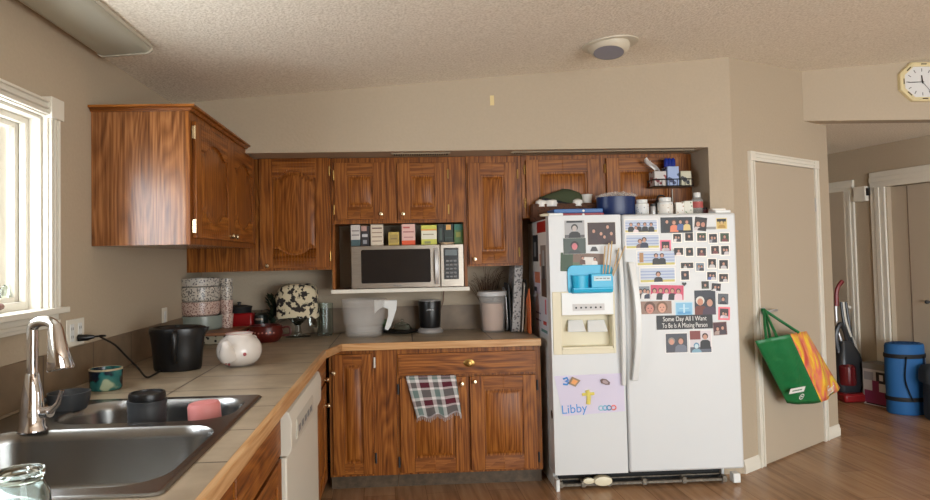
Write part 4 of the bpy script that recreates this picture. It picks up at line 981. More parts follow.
# dark red lidded pot with ear handles
c, r, s_ = base(266, 343, 34); h_ = height(c, 325, 266)
t = thing('red_clay_pot', 'dark red ceramic bowl with loop handle and pale floral band on the counter', 'pot', c)
M().lathe([(.001,0),(r*.7,0),(r*.95,h_*.3),(r,h_*.6),(r*.92,h_*.9),(r*.96,h_),(r*.88,h_),(r*.85,h_*.6),(.001,h_*.3)], seg=30, cap0=False, cap1=False).build('pot_body', red_dk, t)
M().tube(smooth([(r*.9,0,h_*.8),(r*1.35,0,h_*.85),(r*1.4,0,h_*.4),(r*.95,0,h_*.35)]), .007, seg=8).build('handle', red_dk, t)
mb = M()
for k in range(7):
    a_ = -PI/2+(k-3)*.22; mb.lathe([(.001,.002),(.006,.001),(.006,0)], (0,0,0), 6)
    vs = mb.bm.verts[:] ; vs = vs[-18:]
    bmesh.ops.rotate(mb.bm, verts=vs, cent=(0,0,0), matrix=Matrix.Rotation(PI/2, 3, 'X')); bmesh.ops.rotate(mb.bm, verts=vs, cent=(0,0,0), matrix=Matrix.Rotation(a_+PI/2, 3, 'Z'))
    bmesh.ops.translate(mb.bm, verts=vs, vec=(r*1.005*math.cos(a_), r*1.005*math.sin(a_), h_*(.6+.03*(k%2))))
mb.build('floral_band', mat('pale_floral', (170,110,96), .5), t)
# plant
pc = onY(268, 318, -.12); t = thing('potted_plant', 'dark green leafy plant in a small dark pot behind the red ceramic bowl', 'plant', (pc.x+.04, -.13, CZT))
M().lathe([(.001,0),(.035,0),(.045,.07),(.04,.07),(.001,.06)], seg=18, cap0=False, cap1=False).build('plant_pot', black_mt, t)
rp = random.Random(5); mb = M(); ft = onY(268, 293, -.12).z-CZT
for k in range(70):
    a_ = rp.uniform(0, 2*PI); l_ = rp.uniform(.04, .08); z0 = rp.uniform(.07, ft-.04); o_ = rp.uniform(.0, .03); el = rp.uniform(.2, 1.2)
    p0 = Vector((o_*math.cos(a_), o_*math.sin(a_), z0)); dr_ = Vector((math.cos(a_)*math.cos(el), math.sin(a_)*math.cos(el), math.sin(el))); sd = Vector((-math.sin(a_), math.cos(a_), 0))
    w_ = l_*.22; pm_ = p0+dr_*l_*.5+Vector((0,0,.008)); pe = p0+dr_*l_; up = Vector((0,0,.002))
    v = [mb.bm.verts.new(q) for q in (p0, pm_-sd*w_, pe, pm_+sd*w_, pm_+up*2)]
    mb._f([v[0], v[1], v[4]]); mb._f([v[1], v[2], v[4]]); mb._f([v[2], v[3], v[4]]); mb._f([v[3], v[0], v[4]])
mb.build('foliage', leaf, t, solid=.001); M().tube([(0,0,.06),(.004,.003,ft-.03)], [.006,.003], seg=6).build('stem', leaf, t)

# printed cloth cover over a glass stand
cy0 = -.20; a_, b_ = onY(277, 318, cy0), onY(318, 284, cy0); w_, h_ = b_.x-a_.x, b_.z-a_.z
t = thing('covered_stand', 'glass stand with a black and cream printed cloth cover near the corner', 'appliance cover', ((a_.x+b_.x)/2, cy0, CZT))
zb_ = a_.z-CZT
prt = pattern('black_cream_print', srgb(206,194,164), srgb(40,34,32), 26, .47, 'noise', .85)
rg = []; n = 40
for z, k_ in ((0, 1.0), (.02, 1.02), (h_*.3, .98), (h_*.6, 1.0), (h_*.85, .93), (h_*.97, .8), (h_*1.0, .5)):
    rg.append([(w_/2*k_*(1+.035*math.sin(5*q+z*30))*math.copysign(abs(math.cos(q))**.55, math.cos(q)), .085*k_*math.copysign(abs(math.sin(q))**.55, math.sin(q))*(1+.05*math.sin(4*q+2)), zb_+z+.006*math.sin(3*q)) for q in [2*PI*i/n for i in range(n)]])
M().rings(rg, cap0=False).build('cloth_cover', prt, t, sharp=75)
r = w_*.3; M().lathe([(.001,0),(r,0),(r,.006),(r*.3,.016),(r*.22,zb_*.6),(r*.8,zb_-.004),(r*.8,zb_+.003),(.001,zb_+.003)], seg=28).build('glass_foot', glass, t)
# glass pitcher beside it
c, r, s_ = baseY(323, -.16, 16); h_ = height(c, 303, 323)
t = thing('glass_mug', 'clear glass mug with handle between printed cover and plastic pitcher', 'mug', (c.x+.015, c.y+.0, CZT))
M().lathe([(.001,0),(r*.85,0),(r,.01),(r,h_),(r*.93,h_),(r*.92,.012),(.001,.01)], seg=24, cap0=False, cap1=False).build('mug_body', glass, t)
M().tube(smooth([(-r,0,h_*.8),(-r*1.8,0,h_*.75),(-r*1.8,0,h_*.35),(-r,0,h_*.25)]), .005, seg=8).build('handle', glass, t)

# clear pitcher with white handle
c, r, s_ = baseY(364, -.27, 36); h_ = height(c, 299, 362)
t = thing('plastic_pitcher', 'large translucent plastic pitcher with thick white handle', 'pitcher', c)
R2 = 23/s_
M().lathe([(.001,0),(r*.95,0),(r,.008),(r*1.04,h_*.3),(r*1.12,h_*.33),(R2*.98,h_*.96),(R2,h_),(R2*.95,h_),(R2*.93,h_*.95),(r*1.04,h_*.34),(r*.95,h_*.3),(r*.92,.012),(.001,.01)], seg=36, sy=.9, cap0=False, cap1=False).build('pitcher_body', frost, t)
hp = lambda x, y: (onY(x, y, c.y-.03).x-c.x, onY(x, y, c.y-.03).z-CZT)
M().prism([hp(374,300), hp(397,300), hp(396.5,309), hp(391,326), hp(388,330.5), hp(384.5,329), hp(388,316), hp(388,309), hp(383,307), hp(378,310), hp(374.5,314)], -.03-.012, -.03+.014, 'xz').build('handle', white_gloss, t, bevel=.005)
# glass lid, greens and dark saucer behind
c, r, s_ = baseY(402, -.13, 34)
tag(M().lathe([(.001,0),(r*.6,0),(r,.014),(r*.98,.018),(r*.6,.006),(.001,.005)], seg=30, cap0=False, cap1=False).build('dark_saucer', black_pl, loc=c), 'dark shallow saucer beside the white pitcher handle', 'saucer')
t = thing('glass_dome', 'small glass dome lid upside on the dark saucer', 'glass cover', c+Vector((0,0,.0195)))
M().lathe([(r*.55,0),(r*.56,.01),(r*.42,.04),(r*.1,.056),(.001,.058),(.001,.053),(r*.38,.036),(r*.52,.008)], seg=28, cap0=False, cap1=False).build('dome', glass, t)
M().lathe([(.008,0),(.014,.012),(.001,.016)], seg=12).build('lid_knob', glass, t, loc=(0,0,.059))
pc = onY(384, 320, -.07); t = thing('herb_bunch', 'small bunch of dark green herbs behind the white pitcher handle', 'herbs', (pc.x, -.065, CZT))
M().lathe([(.001,0),(.035,0),(.04,.03),(.034,.03),(.001,.02)], seg=16, cap0=False, cap1=False).build('herb_cup', black_mt, t)
mb = M()
for k in range(22):
    a_ = rp.uniform(0, 2*PI); l_ = rp.uniform(.03, .055); p0 = Vector((0,0,rp.uniform(.03,.075))); el = rp.uniform(.2, 1.3)
    dr_ = Vector((math.cos(a_)*math.cos(el), math.sin(a_)*math.cos(el), math.sin(el))); sd = Vector((-math.sin(a_), math.cos(a_), 0)); w_ = l_*.3
    mb._f([mb.bm.verts.new(q) for q in (p0, p0+dr_*l_*.5-sd*w_, p0+dr_*l_, p0+dr_*l_*.5+sd*w_)])
mb.build('foliage', mat('herb_green', (58,78,36), .6), t, solid=.001)

# personal blender base
c, r, s_ = baseY(430, -.15, 25); h_ = height(c, 300, 429)
t = thing('blender_base', 'black personal blender motor base with silver foot and ring', 'blender', c)
M().lathe([(.001,0),(r*1.0,0),(r*1.04,.008),(r*.98,.02),(r*.8,.034),(.001,.034)], seg=32).build('foot_ring', silver, t)
M().lathe([(r*.78,.0345),(r*.84,.05),(r*.92,h_-.014),(r*.9,h_-.006),(.001,h_-.006)], seg=32).build('motor_body', black_pl, t)
M().lathe([(r*.86,h_-.0055),(r*.84,h_),(r*.7,h_),(r*.66,h_-.004),(.001,h_-.004)], seg=32).build('top_ring', silver, t)
text('lettering', 'nutribullet', .012, silver, t, (0, -r*.905, h_*.72), ext=.0006)
# clear canister with white-silver lid
c, r, s_ = baseY(493, -.21, 26); h_ = height(c, 291, 493); R2 = 13.5/s_
t = thing('flour_canister', 'tall translucent canister with pale lid standing by the cutting boards', 'canister', c)
M().lathe([(.001,0),(r*.82,0),(r*.86,.008),(R2*1.02,h_*.88),(R2*.96,h_*.88),(r*.8,.012),(.001,.01)], seg=36, cap0=False, cap1=False).build('canister_body', frost, t)
M().lathe([(.001,.013),(r*.74,.013),(r*.8,h_*.3),(r*.84,h_*.7),(.001,h_*.72)], seg=28).build('contents', mat('pasta_contents', (196,160,138), .8), t)
M().lathe([(R2*.95,h_*.885),(R2*1.1,h_*.89),(R2*1.12,h_*.96),(R2*1.05,h_),(.001,h_)], seg=36).build('lid', mat('pale_lid', (196,196,196), .35), t)
# dried twigs in a small jar behind
pc = onY(487, 300, -.09); t = thing('dried_twigs', 'loose bundle of dry brown twigs behind the canister', 'dried plant', (pc.x+.01, -.055, CZT))
M().lathe([(.001,0),(.03,0),(.036,.12),(.032,.12),(.001,.10)], seg=16, cap0=False, cap1=False).build('twig_jar', wood_dk, t)
mb = M()
for k in range(70):
    a_ = rp.uniform(0, PI*2); sp_ = rp.uniform(.02, .15); zz = rp.uniform(.33, .43); bx = math.cos(a_)*sp_; by_ = max(-.07, min(.03, math.sin(a_)*sp_*.6))
    mb.tube(smooth([(bx*.1, by_*.1, .07), (bx*.35, by_*.35, .18), (bx*.9, by_, zz*.9), (bx*1.25+rp.uniform(-.02,.02), by_, zz+rp.uniform(-.04,.03))], 3), [.0017]*10, seg=4)
tw_ = mb.build('twigs', twig, t); tw_['kind'] = 'stuff'

# boards and trays leaning beside the fridge
def slab(name, label, cat, xb, yb, xt, yt, wd_, m_, th=.012, Yf_=-.28, hpx=None, group='boards and trays between canister and fridge', rnd=.02):
    b_ = onZ(xb, yb, CZT); Yc = Yf_; x0 = onY(xb, yb, Yc).x; zt_ = onY(xt, yt, Yc).z-CZT; lean = math.atan2(onY(xt, yt, Yc).x-x0, zt_)
    poly = rr(0, 0, wd_, zt_/math.cos(lean), rnd, 4)
    o = M().prism(poly, 0, th, 'yz').build(name, m_, loc=(x0, Yc, CZT+.003), rot=(0, lean, 0), bevel=.002); return tag(o, label, cat, group)
tr_m = pattern('grey_wicker_print', srgb(176,174,172), srgb(96,96,98), 60, .4)
slab('round_tray', 'thin silver tray edge, leftmost of the leaning boards', 'tray', 508, 329, 505, 288, .18, silver, .005, rnd=.07)
slab('cutting_board', 'dark board second from left among the leaning boards', 'board', 511, 329, 508, 284, .2, dark_grey, .008, -.3)
slab('cutting_board', 'tall mottled grey board, widest of the leaning boards', 'board', 512, 331, 515, 264, .24, tr_m, .055, -.32, rnd=.03)
slab('cutting_board', 'light wooden board leaning right of the mottled grey one', 'board', 522, 331, 524, 283, .22, mat('pale_board', (206,196,184), .5), .009, -.32)
slab('cutting_board', 'thin black board just left of the orange one', 'board', 525, 331, 526, 280, .2, black_pl, .005, -.33)
b_ = onY(527, 300, -.36)
pv = [(0,0),(.12,0),(.18,.14),(.13,.22),(.03,.30),(-.0,.2)]
tag(M().prism(pv, 0, .006, 'yz').build('cutting_mat', mat('orange_plastic', (222,110,50), .5), loc=(b_.x, -.46, CZT+.03-.027), bevel=.001), 'orange plastic mat leaning next to the fridge', 'mat')
slab('cutting_board', 'narrow cream board nearest the fridge, in front of the orange mat', 'board', 526, 333, 527, 305, .08, wood_lt, .004, -.37)

# ------------------------------------------------------------------ microwave and boxes
MY = -.40
a_, b_ = onY(351.5, 290, MY), onY(465, 243, MY); mx0, mz0 = a_.x, 1.236; w_ = onY(464, 270, MY).x-mx0; h_ = onY(407, 245, MY).z-mz0
t = thing('microwave_oven', 'stainless steel microwave oven on the niche shelf', 'microwave', (mx0, MY, mz0))
M().box(0, .02, .008, w_, .38, h_).build('body', steel, t, bevel=.004)
def MP(x, y): q = onY(x, y, MY-.001); return q.x-mx0, q.z-mz0
ds = MP(440.5, 270)[0]
dr = M().box(0, -.004, .004, ds-.001, .0195, h_).build('door', steel, t, bevel=.004)
q0, q1 = MP(361, 250), MP(431, 282)
M().prism(rr(q0[0], q1[1], q1[0], q0[1], .01, 3), -.0065, -.0042, 'xz').build('door_window', mat('dark_glass', (30,29,30), .15, coat=.5), dr)
hx0, hx1 = MP(434,248), MP(439,284); mb = M(); n = 10; rg = []
for k in range(n+1):
    z = hx1[1]+(hx0[1]-hx1[1])*k/n; o_ = -.012-.028*math.sin(PI*k/n)**.6; xm = (hx0[0]+hx1[0])/2
    rg.append([(xm-.014, o_+.006, z), (xm-.012, o_-.006, z), (xm+.012, o_-.006, z), (xm+.014, o_+.006, z)])
mb.rings(rg).build('handle', silver, dr, bevel=.002)
cp = M().box(ds+.001, -.004, .004, w_, .0195, h_).build('control_panel', steel, t, bevel=.004)
q0, q1 = MP(443.5, 248), MP(459, 279)
pd_ = M().box(q0[0], -.0062, q1[1], q1[0], -.0041, q0[1]).build('keypad', mat('keypad_black', (18,18,20), .25), cp)
for i in range(3):
    for k in range(5):
        x = q0[0]+(q1[0]-q0[0])*(.14+.26*i); z = q1[1]+(q0[1]-q1[1])*(.06+.125*k)
        M().box(x, -.0068, z, x+.018, -.0063, z+.011).build('key', mat('key_grey', (130,130,130), .5), pd_)
M().box(q0[0]+.01, -.0068, q0[1]-.05, q1[0]-.01, -.0063, q0[1]-.012).build('display', mat('display_grey', (100,110,112), .3), pd_)
for k in range(5): M().box(ds*.47+k*.011, -.0048, .017, ds*.47+k*.011+.007, -.0042, .026).build('brand_mark', grey, dr)
for x in (.04, w_-.06):
    for y in (.04, .33): M().cyl((x, y, 0), (x, y, .0079), .014).build('foot', black_pl, t)
# boxes standing on the microwave
MZ = mz0+h_+.0008
def pack(label, x0, x1, yt, col, extra=(), name='tea_box', cat='box', Yc=-.33, dep=.08, hgt=None, mt_=None):
    a_ = onY(x0, 244, Yc); b_ = onY(x1, yt, Yc); w_ = b_.x-a_.x; h_ = min(b_.z, 1.665)-MZ
    t = M(); ms = [mt_ or pm(col)]; t.box(0, 0, 0, w_, dep, h_, 0)
    for k, (u0, v0, u1, v1, c_) in enumerate(extra):
        m_ = pm(c_); ms.append(m_) if m_ not in ms else None; quad(t, w_*u0, h_*v0, w_*u1, h_*v1, -.0006-.0002*k, ms.index(m_))
    return tag(t.build(name, ms, loc=(a_.x, Yc, MZ)), label, cat, 'boxes standing on the microwave')
pack('white and grey carton, leftmost on the microwave', 351, 360, 225, (206,200,196), [(0,0,1,.3,(70,96,100)),(.1,.5,.9,.55,(120,110,110)),(.1,.7,.9,.75,(120,110,110))], 'carton')
pack('dark printed packet with pale lettering on the microwave', 361.5, 369, 226, (44,36,40), [(0,.75,.7,1,(190,150,140)),(.1,.45,.8,.6,(200,200,204)),(.2,.1,.7,.3,(150,150,156))], 'packet')
pack('cream carton with fine brown print on the microwave', 371, 383, 224.5, (220,206,186), [(.1,.8,.9,.86,(120,90,80)),(.1,.6,.9,.64,(150,120,100)),(.1,.4,.9,.44,(150,120,100)),(.1,.2,.9,.24,(150,120,100))], 'carton')
pack('short mustard yellow box, lowest on the microwave', 388.5, 399, 232, (196,170,84), [(.12,.2,.9,.8,(170,146,80)),(.2,.45,.8,.55,(130,110,70))])
pack('pink carton with orange-red base on the microwave', 402, 415, 224, (226,186,176), [(0,0,1,.22,(232,90,44)),(.1,.6,.9,.66,(180,110,110)),(.1,.8,.6,.88,(190,90,90)),(.15,.35,.85,.4,(190,130,130))], 'carton')
pack('lime green and white tea carton on the microwave', 421.5, 436.5, 225, (206,206,84), [(0,.28,1,.72,(230,226,206)),(0,.72,1,.8,(226,160,60)),(.2,.05,.6,.18,(150,150,90)),(.1,.5,.8,.55,(160,150,120))], 'carton')
pack('slim dark bottle box behind the pale tray on the microwave', 438, 443.5, 224, (34,40,38), [(.3,.2,.7,.8,(70,90,84))], 'carton', Yc=-.28)
pack('dark green tin with orange label on the microwave', 444.5, 453, 224, (28,44,38), [(.2,.72,.75,.97,(226,170,90)),(.1,.3,.9,.35,(60,80,70))], 'tin', 'tin', Yc=-.28)
pack('green patterned box, rightmost on the microwave', 454.5, 463, 224, (74,110,46), [(0,.7,1,1,(40,110,90)),(.2,.35,.7,.6,(140,140,50))], Yc=-.28, dep=.06)
a_ = onY(447, 243, -.33)
tag(M().lathe([(.001,0),(.04,0),(.055,.012),(.05,.013),(.001,.005)], seg=24, sy=.6, cap0=False, cap1=False).build('small_dish', mat('tan_dish', (214,186,150), .5), loc=(a_.x, -.345, MZ)), 'small tan dish in front of the dark bottles on the microwave', 'dish')
# hanging cord under the microwave shelf
p0 = onY(444, 291, -.02); p1 = onY(438, 322, -.02)
tag(M().tube(smooth([(0,0,0),(-.004,-.002,-.05),(-.01,0,-.10),(p1.x-p0.x,0,p1.z-p0.z+.02)]), .0035, seg=6).build('power_lead', mat('tan_cord', (120,90,76), .6), loc=(p0.x, -.022, 1.2125)), 'thin brown cord hanging below the microwave shelf', 'cord')

# ------------------------------------------------------------------ things on top of the refrigerator
FT = FH-.012+.001
TY = -.55
def top(x, y, Yv): return onY(x, y, Yv)
FT2 = FH+.001
# wicker tray with a cap and cups
bY = -.44; a_, b_ = top(527, 215, bY), top(596, 200, bY)
t = thing('wicker_basket', 'long dark brown basket on the fridge left side under the cabinet', 'basket', (a_.x+.04, bY, FT))
w_ = b_.x-a_.x; wk = pattern('wicker', srgb(92,58,38), srgb(54,32,22), 60, .3, rough=.8); h_ = .105
mb = M(); mb.box(0, 0, 0, w_-.02, .10, .008)
for (x0, y0, x1, y1) in ((0,0,w_-.02,.008),(0,.092,w_-.02,.10),(0,.008,.008,.092),(w_-.028,.008,w_-.02,.092)): mb.box(x0, y0, .008, x1, y1, h_)
mb.build('basket_body', wk, t); M().tube([(0,.004,h_),(w_-.02,.004,h_)], .008, seg=8).build('rim', wk, t)
zc_ = FT+h_
cm = mat('olive_cloth', (62,70,46), .9)
p = top(560, 200, bY+.05)
rg = []
t = thing('olive_cap', 'folded olive green cap with black strap lying in the brown basket', 'cap', (p.x, bY+.055, zc_-.02))
for z, k_ in ((0, 1), (.04, 1.02), (.065, .85), (.08, .5), (.084, .15)):
    rg.append([(.16*k_*math.cos(q)*(1+.05*math.sin(3*q)), .04*k_*math.sin(q), z*1.35+.016*math.cos(q+.5)) for q in [2*PI*i/28 for i in range(28)]])
M().rings(rg).build('crown', cm, t, sharp=80)
M().tube(smooth([(-.13,-.045,.062),(-.05,-.05,.045),(.03,-.05,.025),(.06,-.05,.022)]), .008, seg=6).build('strap', black_mt, t)
for k, (x, y, w0, lab) in enumerate(((541, 199, 9, 'pale round cup bottom at the left end of the brown basket'), (551, 199, 12, 'white rounded bowl under the olive cap'), (577.5, 197, 9, 'white cup with dark rim right of the olive cap'))):
    p = top(x, y, bY+.02); s_ = ppm(p); r = w0/1.6/s_
    tag(M().lathe([(.001,0),(r*.9,0),(r,.02),(r*.9,.04),(r*.4,.05),(.001,.052)], seg=20).build('cup', white_c, loc=(p.x, bY+.028 if k != 1 else bY+.03, zc_-.012), rot=(0,0,0)), lab, 'cup', 'cups in the basket')
p = top(589, 200, bY); s_ = ppm(p)
t = thing('white_cup', 'white paper cup standing at the right end of the basket', 'cup', (p.x, bY+.05, zc_-.02))
M().lathe([(.001,0),(.028,0),(.036,.085),(.038,.088),(.034,.088),(.026,.006),(.001,.005)], seg=20, cap0=False, cap1=False).build('cup_body', white_c, t)
# binders
a_, b_ = top(560, 214, -.70), top(605, 212, -.70)
z1, z2 = FT2+.018, FT2+.018+.024
def binder(name, label, x0, x1, z0, z1, m_, txt):
    a_ = top(x0, 214, -.68); b_ = top(x1, 214, -.68); t = thing(name, label, 'binder', (a_.x, -.68, z0))
    M().box(0, 0, 0, b_.x-a_.x, .2, z1-z0).build('cover', m_, t, bevel=.003); M().lathe([(.001,.002),(.007,.0015),(.008,0)], seg=14).build('badge', paper, t, loc=((b_.x-a_.x)*txt, -.0003, (z1-z0)/2), rot=(PI/2,0,0)); return t
binder('red_binder', 'flat red folder under the blue one on the fridge', 558, 604, FT2-.001, FT2+.019, mat('red_binder', (150,26,44), .4), .55)
binder('blue_binder', 'flat blue folder lying on the red one on the fridge', 554, 603, FT2+.0195, FT2+.046, mat('blue_binder', (24,92,158), .4), .6)
p0 = top(550, 215, -.69)
tag(M().lathe([(.001,0),(.05,0),(.055,.012),(.02,.02),(.001,.02)], seg=20, sy=.6).build('paper_roll', cream, loc=(p0.x-.015, -.70, FT2+.0)), 'flat cream dish on the left front corner of the fridge', 'dish')
# blue canister box with bag
p0, p1 = top(600, 216, -.58), top(638, 196, -.58)
navy = mat('navy_tin', (22,44,92), .35)
t = thing('blue_container', 'dark blue round container with crumpled clear bag on top, on the fridge', 'container', ((p0.x+p1.x)/2, -.52, FT)); r = (p1.x-p0.x)/2; h_ = p1.z-FT
M().lathe([(.001,0),(r*.95,0),(r,h_*.1),(r,h_),(r*.95,h_),(r*.93,.02),(.001,.015)], seg=32, sy=.7, cap0=False, cap1=False).build('tub', navy, t)
mb = M(); mb.grid(lambda u, v: ((u-.5)*2*r*.95, (v-.5)*1.2*r*.95, h_*.98+.03*abs(math.sin(u*17+v*5))*math.cos((u-.5)*2.6)+.012*math.sin(v*23+u*9)), 26, 14)
mb.build('plastic_bag', frost, t)
mb = M().box(-r*.25, -.002, h_*.1, -r*.1, 0, h_*.8); mb.build('label_stripe', pm((140,160,196)), t, loc=(0, -r*.7+.006, 0))
p = top(596, 205, -.5)
tag(M().box(-.07, 0, 0, .07, .12, .10).build('blue_box', mat('blue_box', (24,60,110), .5), loc=(p.x-.01, -.42+.02, FT), bevel=.003), 'small dark blue box behind the binders next to the round container', 'box')
def bottle(label, xc, w_px, yt, m_, capm, Yc=-.62, name='pill_bottle', lab=None, neck=.8, bandm=None, cat='bottle', capw=.8, sy=1, band=(.15,.8)):
    p = top(xc, 214, Yc); s_ = ppm(p); r = w_px/2/s_; H = top(xc, yt, Yc).z-FT2
    t = thing(name, label, cat, (p.x, Yc+.05, FT2)); 
    hb = H*.78
    M().lathe([(.001,0),(r*.96,0),(r,.004),(r,hb*.9),(r*neck,hb),(.001,hb)], seg=26, sy=sy).build('body', m_, t)
    M().lathe([(r*capw,hb+.0005),(r*capw,H*.98),(r*capw*.92,H),(.001,H)], seg=26, sy=sy).build('cap', capm, t)
    if bandm: M().lathe([(r*1.005,hb*band[0]),(r*1.012,hb*(band[0]+.04)),(r*1.012,hb*(band[1]-.04)),(r*1.005,hb*band[1])], seg=26, sy=sy, cap0=False, cap1=False).build('label_band', bandm, t)
    return t
FT2 = FT2+.0003
lb1 = pattern('label_blue_print', srgb(220,222,222), srgb(70,100,130), 70, .25); lb2 = pattern('label_brown_print', srgb(232,228,220), srgb(170,130,90), 50, .22); lb3 = pattern('label_green_print', srgb(222,220,206), srgb(110,140,100), 50, .25)
bottle('white pill bottle with blue print right of the blue container', 645, 13.5, 199, white_gloss, white_gloss, bandm=lb1)
bottle('slim silver can behind the pill bottles', 656, 6, 203, silver, dark_grey, Yc=-.6, name='slim_can', capw=.9, cat='can')
bottle('large white supplement jar with wide cap, biggest bottle on the fridge', 668.5, 15, 197, white_gloss, white_gloss, bandm=lb2, name='supplement_jar')
bottle('clear bottle with white cap and red label, rightmost on the fridge', 701, 11, 192, clearp, white_gloss, bandm=mat('red_label', (176,80,76), .5), name='clear_bottle', capw=.62, neck=.6, band=(.4,.75))
bottle('small dark red bottle in the alcove corner behind the clear one', 708.5, 6, 207, mat('dark_red_plastic', (90,30,34), .4), black_pl, Yc=-.57, name='dark_bottle')
for x0, x1, yt, lab in ((677.5, 685.5, 202, 'small cream printed carton, left of two on the fridge'), (686, 694.5, 200.5, 'small carton with green top, right of two on the fridge')):
    a_, b_ = top(x0, 214, -.60), top(x1, yt, -.60)
    tag(M().box(0, 0, 0, b_.x-a_.x, .05, b_.z-FT2).build('medicine_carton', lb3 if 'green' in lab else lb2, loc=(a_.x, -.58, FT2), bevel=.002), lab, 'box')
p = top(663, 200, -.45); t = thing('black_pouch', 'black rounded pouch behind the pill bottles on the fridge', 'pouch', (p.x, -.42, FT))
M().lathe([(.001,0),(.055,0),(.066,.04),(.06,.1),(.03,.125),(.001,.13)], seg=22, sy=.5).build('pouch_body', black_mt, t); M().tube(smooth([(-.03,0,.11),(-.02,0,.15),(.02,0,.15),(.03,0,.11)]), .006, seg=6).build('loop', black_mt, t)
p = top(720, 211, -.65); tag(M().box(-.045, 0, 0, .045, .06, .018).build('white_tin', white_c, loc=(p.x, -.64, FT2+.018), bevel=.006), 'flat white tin on the right front corner of the fridge', 'tin')

# wire basket on the cabinet with tissue boxes
wY = -.33-.14; 
a_, b_ = top(654, 187, wY), top(692, 168, wY)
t = thing('wire_basket', 'black wire basket hanging on the cabinet door above the bottles', 'basket', (a_.x, UF-.0235, a_.z)); w_ = b_.x-a_.x; D_ = -.125
mb = M()
for z in (.004, .05): mb.tube([(0,0,z),(w_,0,z),(w_,D_,z),(0,D_,z),(0,0,z)], .004, seg=6)
wf = mb.build('wire_frame', black_pl, t)
mb = M()
for k in range(11): mb.tube([(w_*k/10,-.002,.05),(w_*k/10,-.002,.004),(w_*k/10,D_,.004),(w_*k/10,D_,.05)], .0018, seg=4)
mb.box(0, D_, .0, w_, -.002, .003); mb.build('wire_mesh', black_pl, t)
tx = pattern('tissue_box_print', srgb(190,184,180), srgb(130,24,34), 26, .33); tx2 = pattern('blue_box_print', srgb(150,170,210), srgb(24,38,90), 24, .36); tx3 = pattern('black_tissue_print', srgb(190,186,160), srgb(30,30,36), 22, .36)
bz_ = a_.z+.0068; y0_ = UF-.0235+D_+.008
def tb(name, label, cat, f0, f1, hh, m_):
    t2 = thing(name, label, cat, (a_.x+w_*f0, y0_, bz_)); M().box(0, 0, 0, w_*(f1-f0), .10, hh).build('box_body', m_, t2, bevel=.004); return t2
t2 = tb('tissue_box', 'red and white tissue box with a tissue sticking out, in the wire basket', 'tissue box', .02, .33, .10, tx)
ww = w_*.3
mb = M(); mb.grid(lambda u, v: (ww*.3+ww*.5*u-.07*v+.01*math.sin(v*6), .045+.02*math.sin(u*7+v*3), .10+.085*v+.012*math.sin(u*5)), 8, 8); mb.build('tissue', paper, t2, solid=.0012)
t2 = tb('blue_box', 'shiny blue box with pale print in the middle of the wire basket', 'box', .36, .66, .13, tx2)
for k in range(3):
    x = a_.x+w_*(.41+.09*k); tag(M().lathe([(.001,0),(.015,0),(.015,.05),(.008,.06),(.001,.062)], seg=14).build('blue_vial', mat('blue_foil', (30,50,140), .25), loc=(x, y0_+.05, bz_+.1308)), ('left', 'middle', 'right')[k]+' small blue vial on top of the blue box in the wire basket', 'vial', 'blue vials in the wire basket')
tb('tissue_box', 'black and cream floral tissue box at the right end of the wire basket', 'tissue box', .70, .98, .098, tx3)
p = top(657, 200, -.36); q = a_
tag(M().tube([(0,0,0),(0,0,-(a_.z-FT)+.03)], .003, seg=6).build('power_lead', trim_w, loc=(top(672, 187, -.36).x, -.362, a_.z-.005)), 'thin white cord hanging below the wire basket', 'cord')

# ------------------------------------------------------------------ towel on the cabinet door
tw_m, b, N, L = nodes('plaid_cloth', .9)
tc = N('ShaderNodeTexCoord'); sp = N('ShaderNodeSeparateXYZ'); L(tc.outputs['UV'], sp.inputs[0])
def band(out, scale, offs, stops):
    a = N('ShaderNodeMath'); a.operation = 'MULTIPLY_ADD'; a.inputs[1].default_value = scale; a.inputs[2].default_value = offs; L(out, a.inputs[0])
    f = N('ShaderNodeMath'); f.operation = 'FRACT'; L(a.outputs[0], f.inputs[0]); r = ramp(N, stops); r.color_ramp.interpolation = 'CONSTANT'; L(f.outputs[0], r.inputs['Fac']); return r
wh, mr, gn = srgb(214,208,206), srgb(84,22,38), srgb(104,122,118)
bu = band(sp.outputs[0], 2.2, .05, [(0, wh), (.18, gn), (.42, wh), (.58, mr), (.86, mr), (1, wh)]); bv = band(sp.outputs[1], 2.2, .15, [(0, gn), (.26, wh), (.42, mr), (.72, wh), (.84, gn), (1, wh)])
mx = N('ShaderNodeMixRGB'); mx.inputs[0].default_value = .5; L(bu.outputs[0], mx.inputs[1]); L(bv.outputs[0], mx.inputs[2]); L(mx.outputs[0], b.inputs['Base Color'])
def cloth(name, corners, fn, mat_, nu=26, nv=20, th=.004, **k):
    mb = M(); mb.grid(fn, nu, nv); uv = mb.bm.loops.layers.uv.new('UV'); mb.bm.verts.index_update() 
    for i, v in enumerate(mb.bm.verts): v.index = i
    for f in mb.bm.faces:
        for l in f.loops: i = l.vert.index; l[uv].uv = ((i % (nu+1))/nu, (i//(nu+1))/nv)
    return mb.build(name, mat_, solid=th, sharp=180, **k)
TYf = BF-.034
def TP(x, y): q = onY(x, y, TYf); return Vector((q.x, q.z))
o0 = TP(434, 378)
tlb, trb, tlt, trt = TP(417,418)-o0, TP(461,413)-o0, TP(406,378)-o0, TP(456,377)-o0
def tf(u, v):   # v 0 top .. 1 bottom
    a = tlt.lerp(trt, u); b_ = tlb.lerp(trb, u); p = a.lerp(b_, v)
    y = -.008*v-.009*math.sin(u*9+v*2)*v-.006*math.sin(u*21)*v; zz = .0
    if u > .72: p = p+Vector((.018*math.sin((u-.72)*11)*v, .02*math.sin((u-.72)*9)*v*(1-v)))
    if v > .7: p.y += .012*math.sin(u*17)*(v-.7)/.3
    return (p.x, y, p.y)
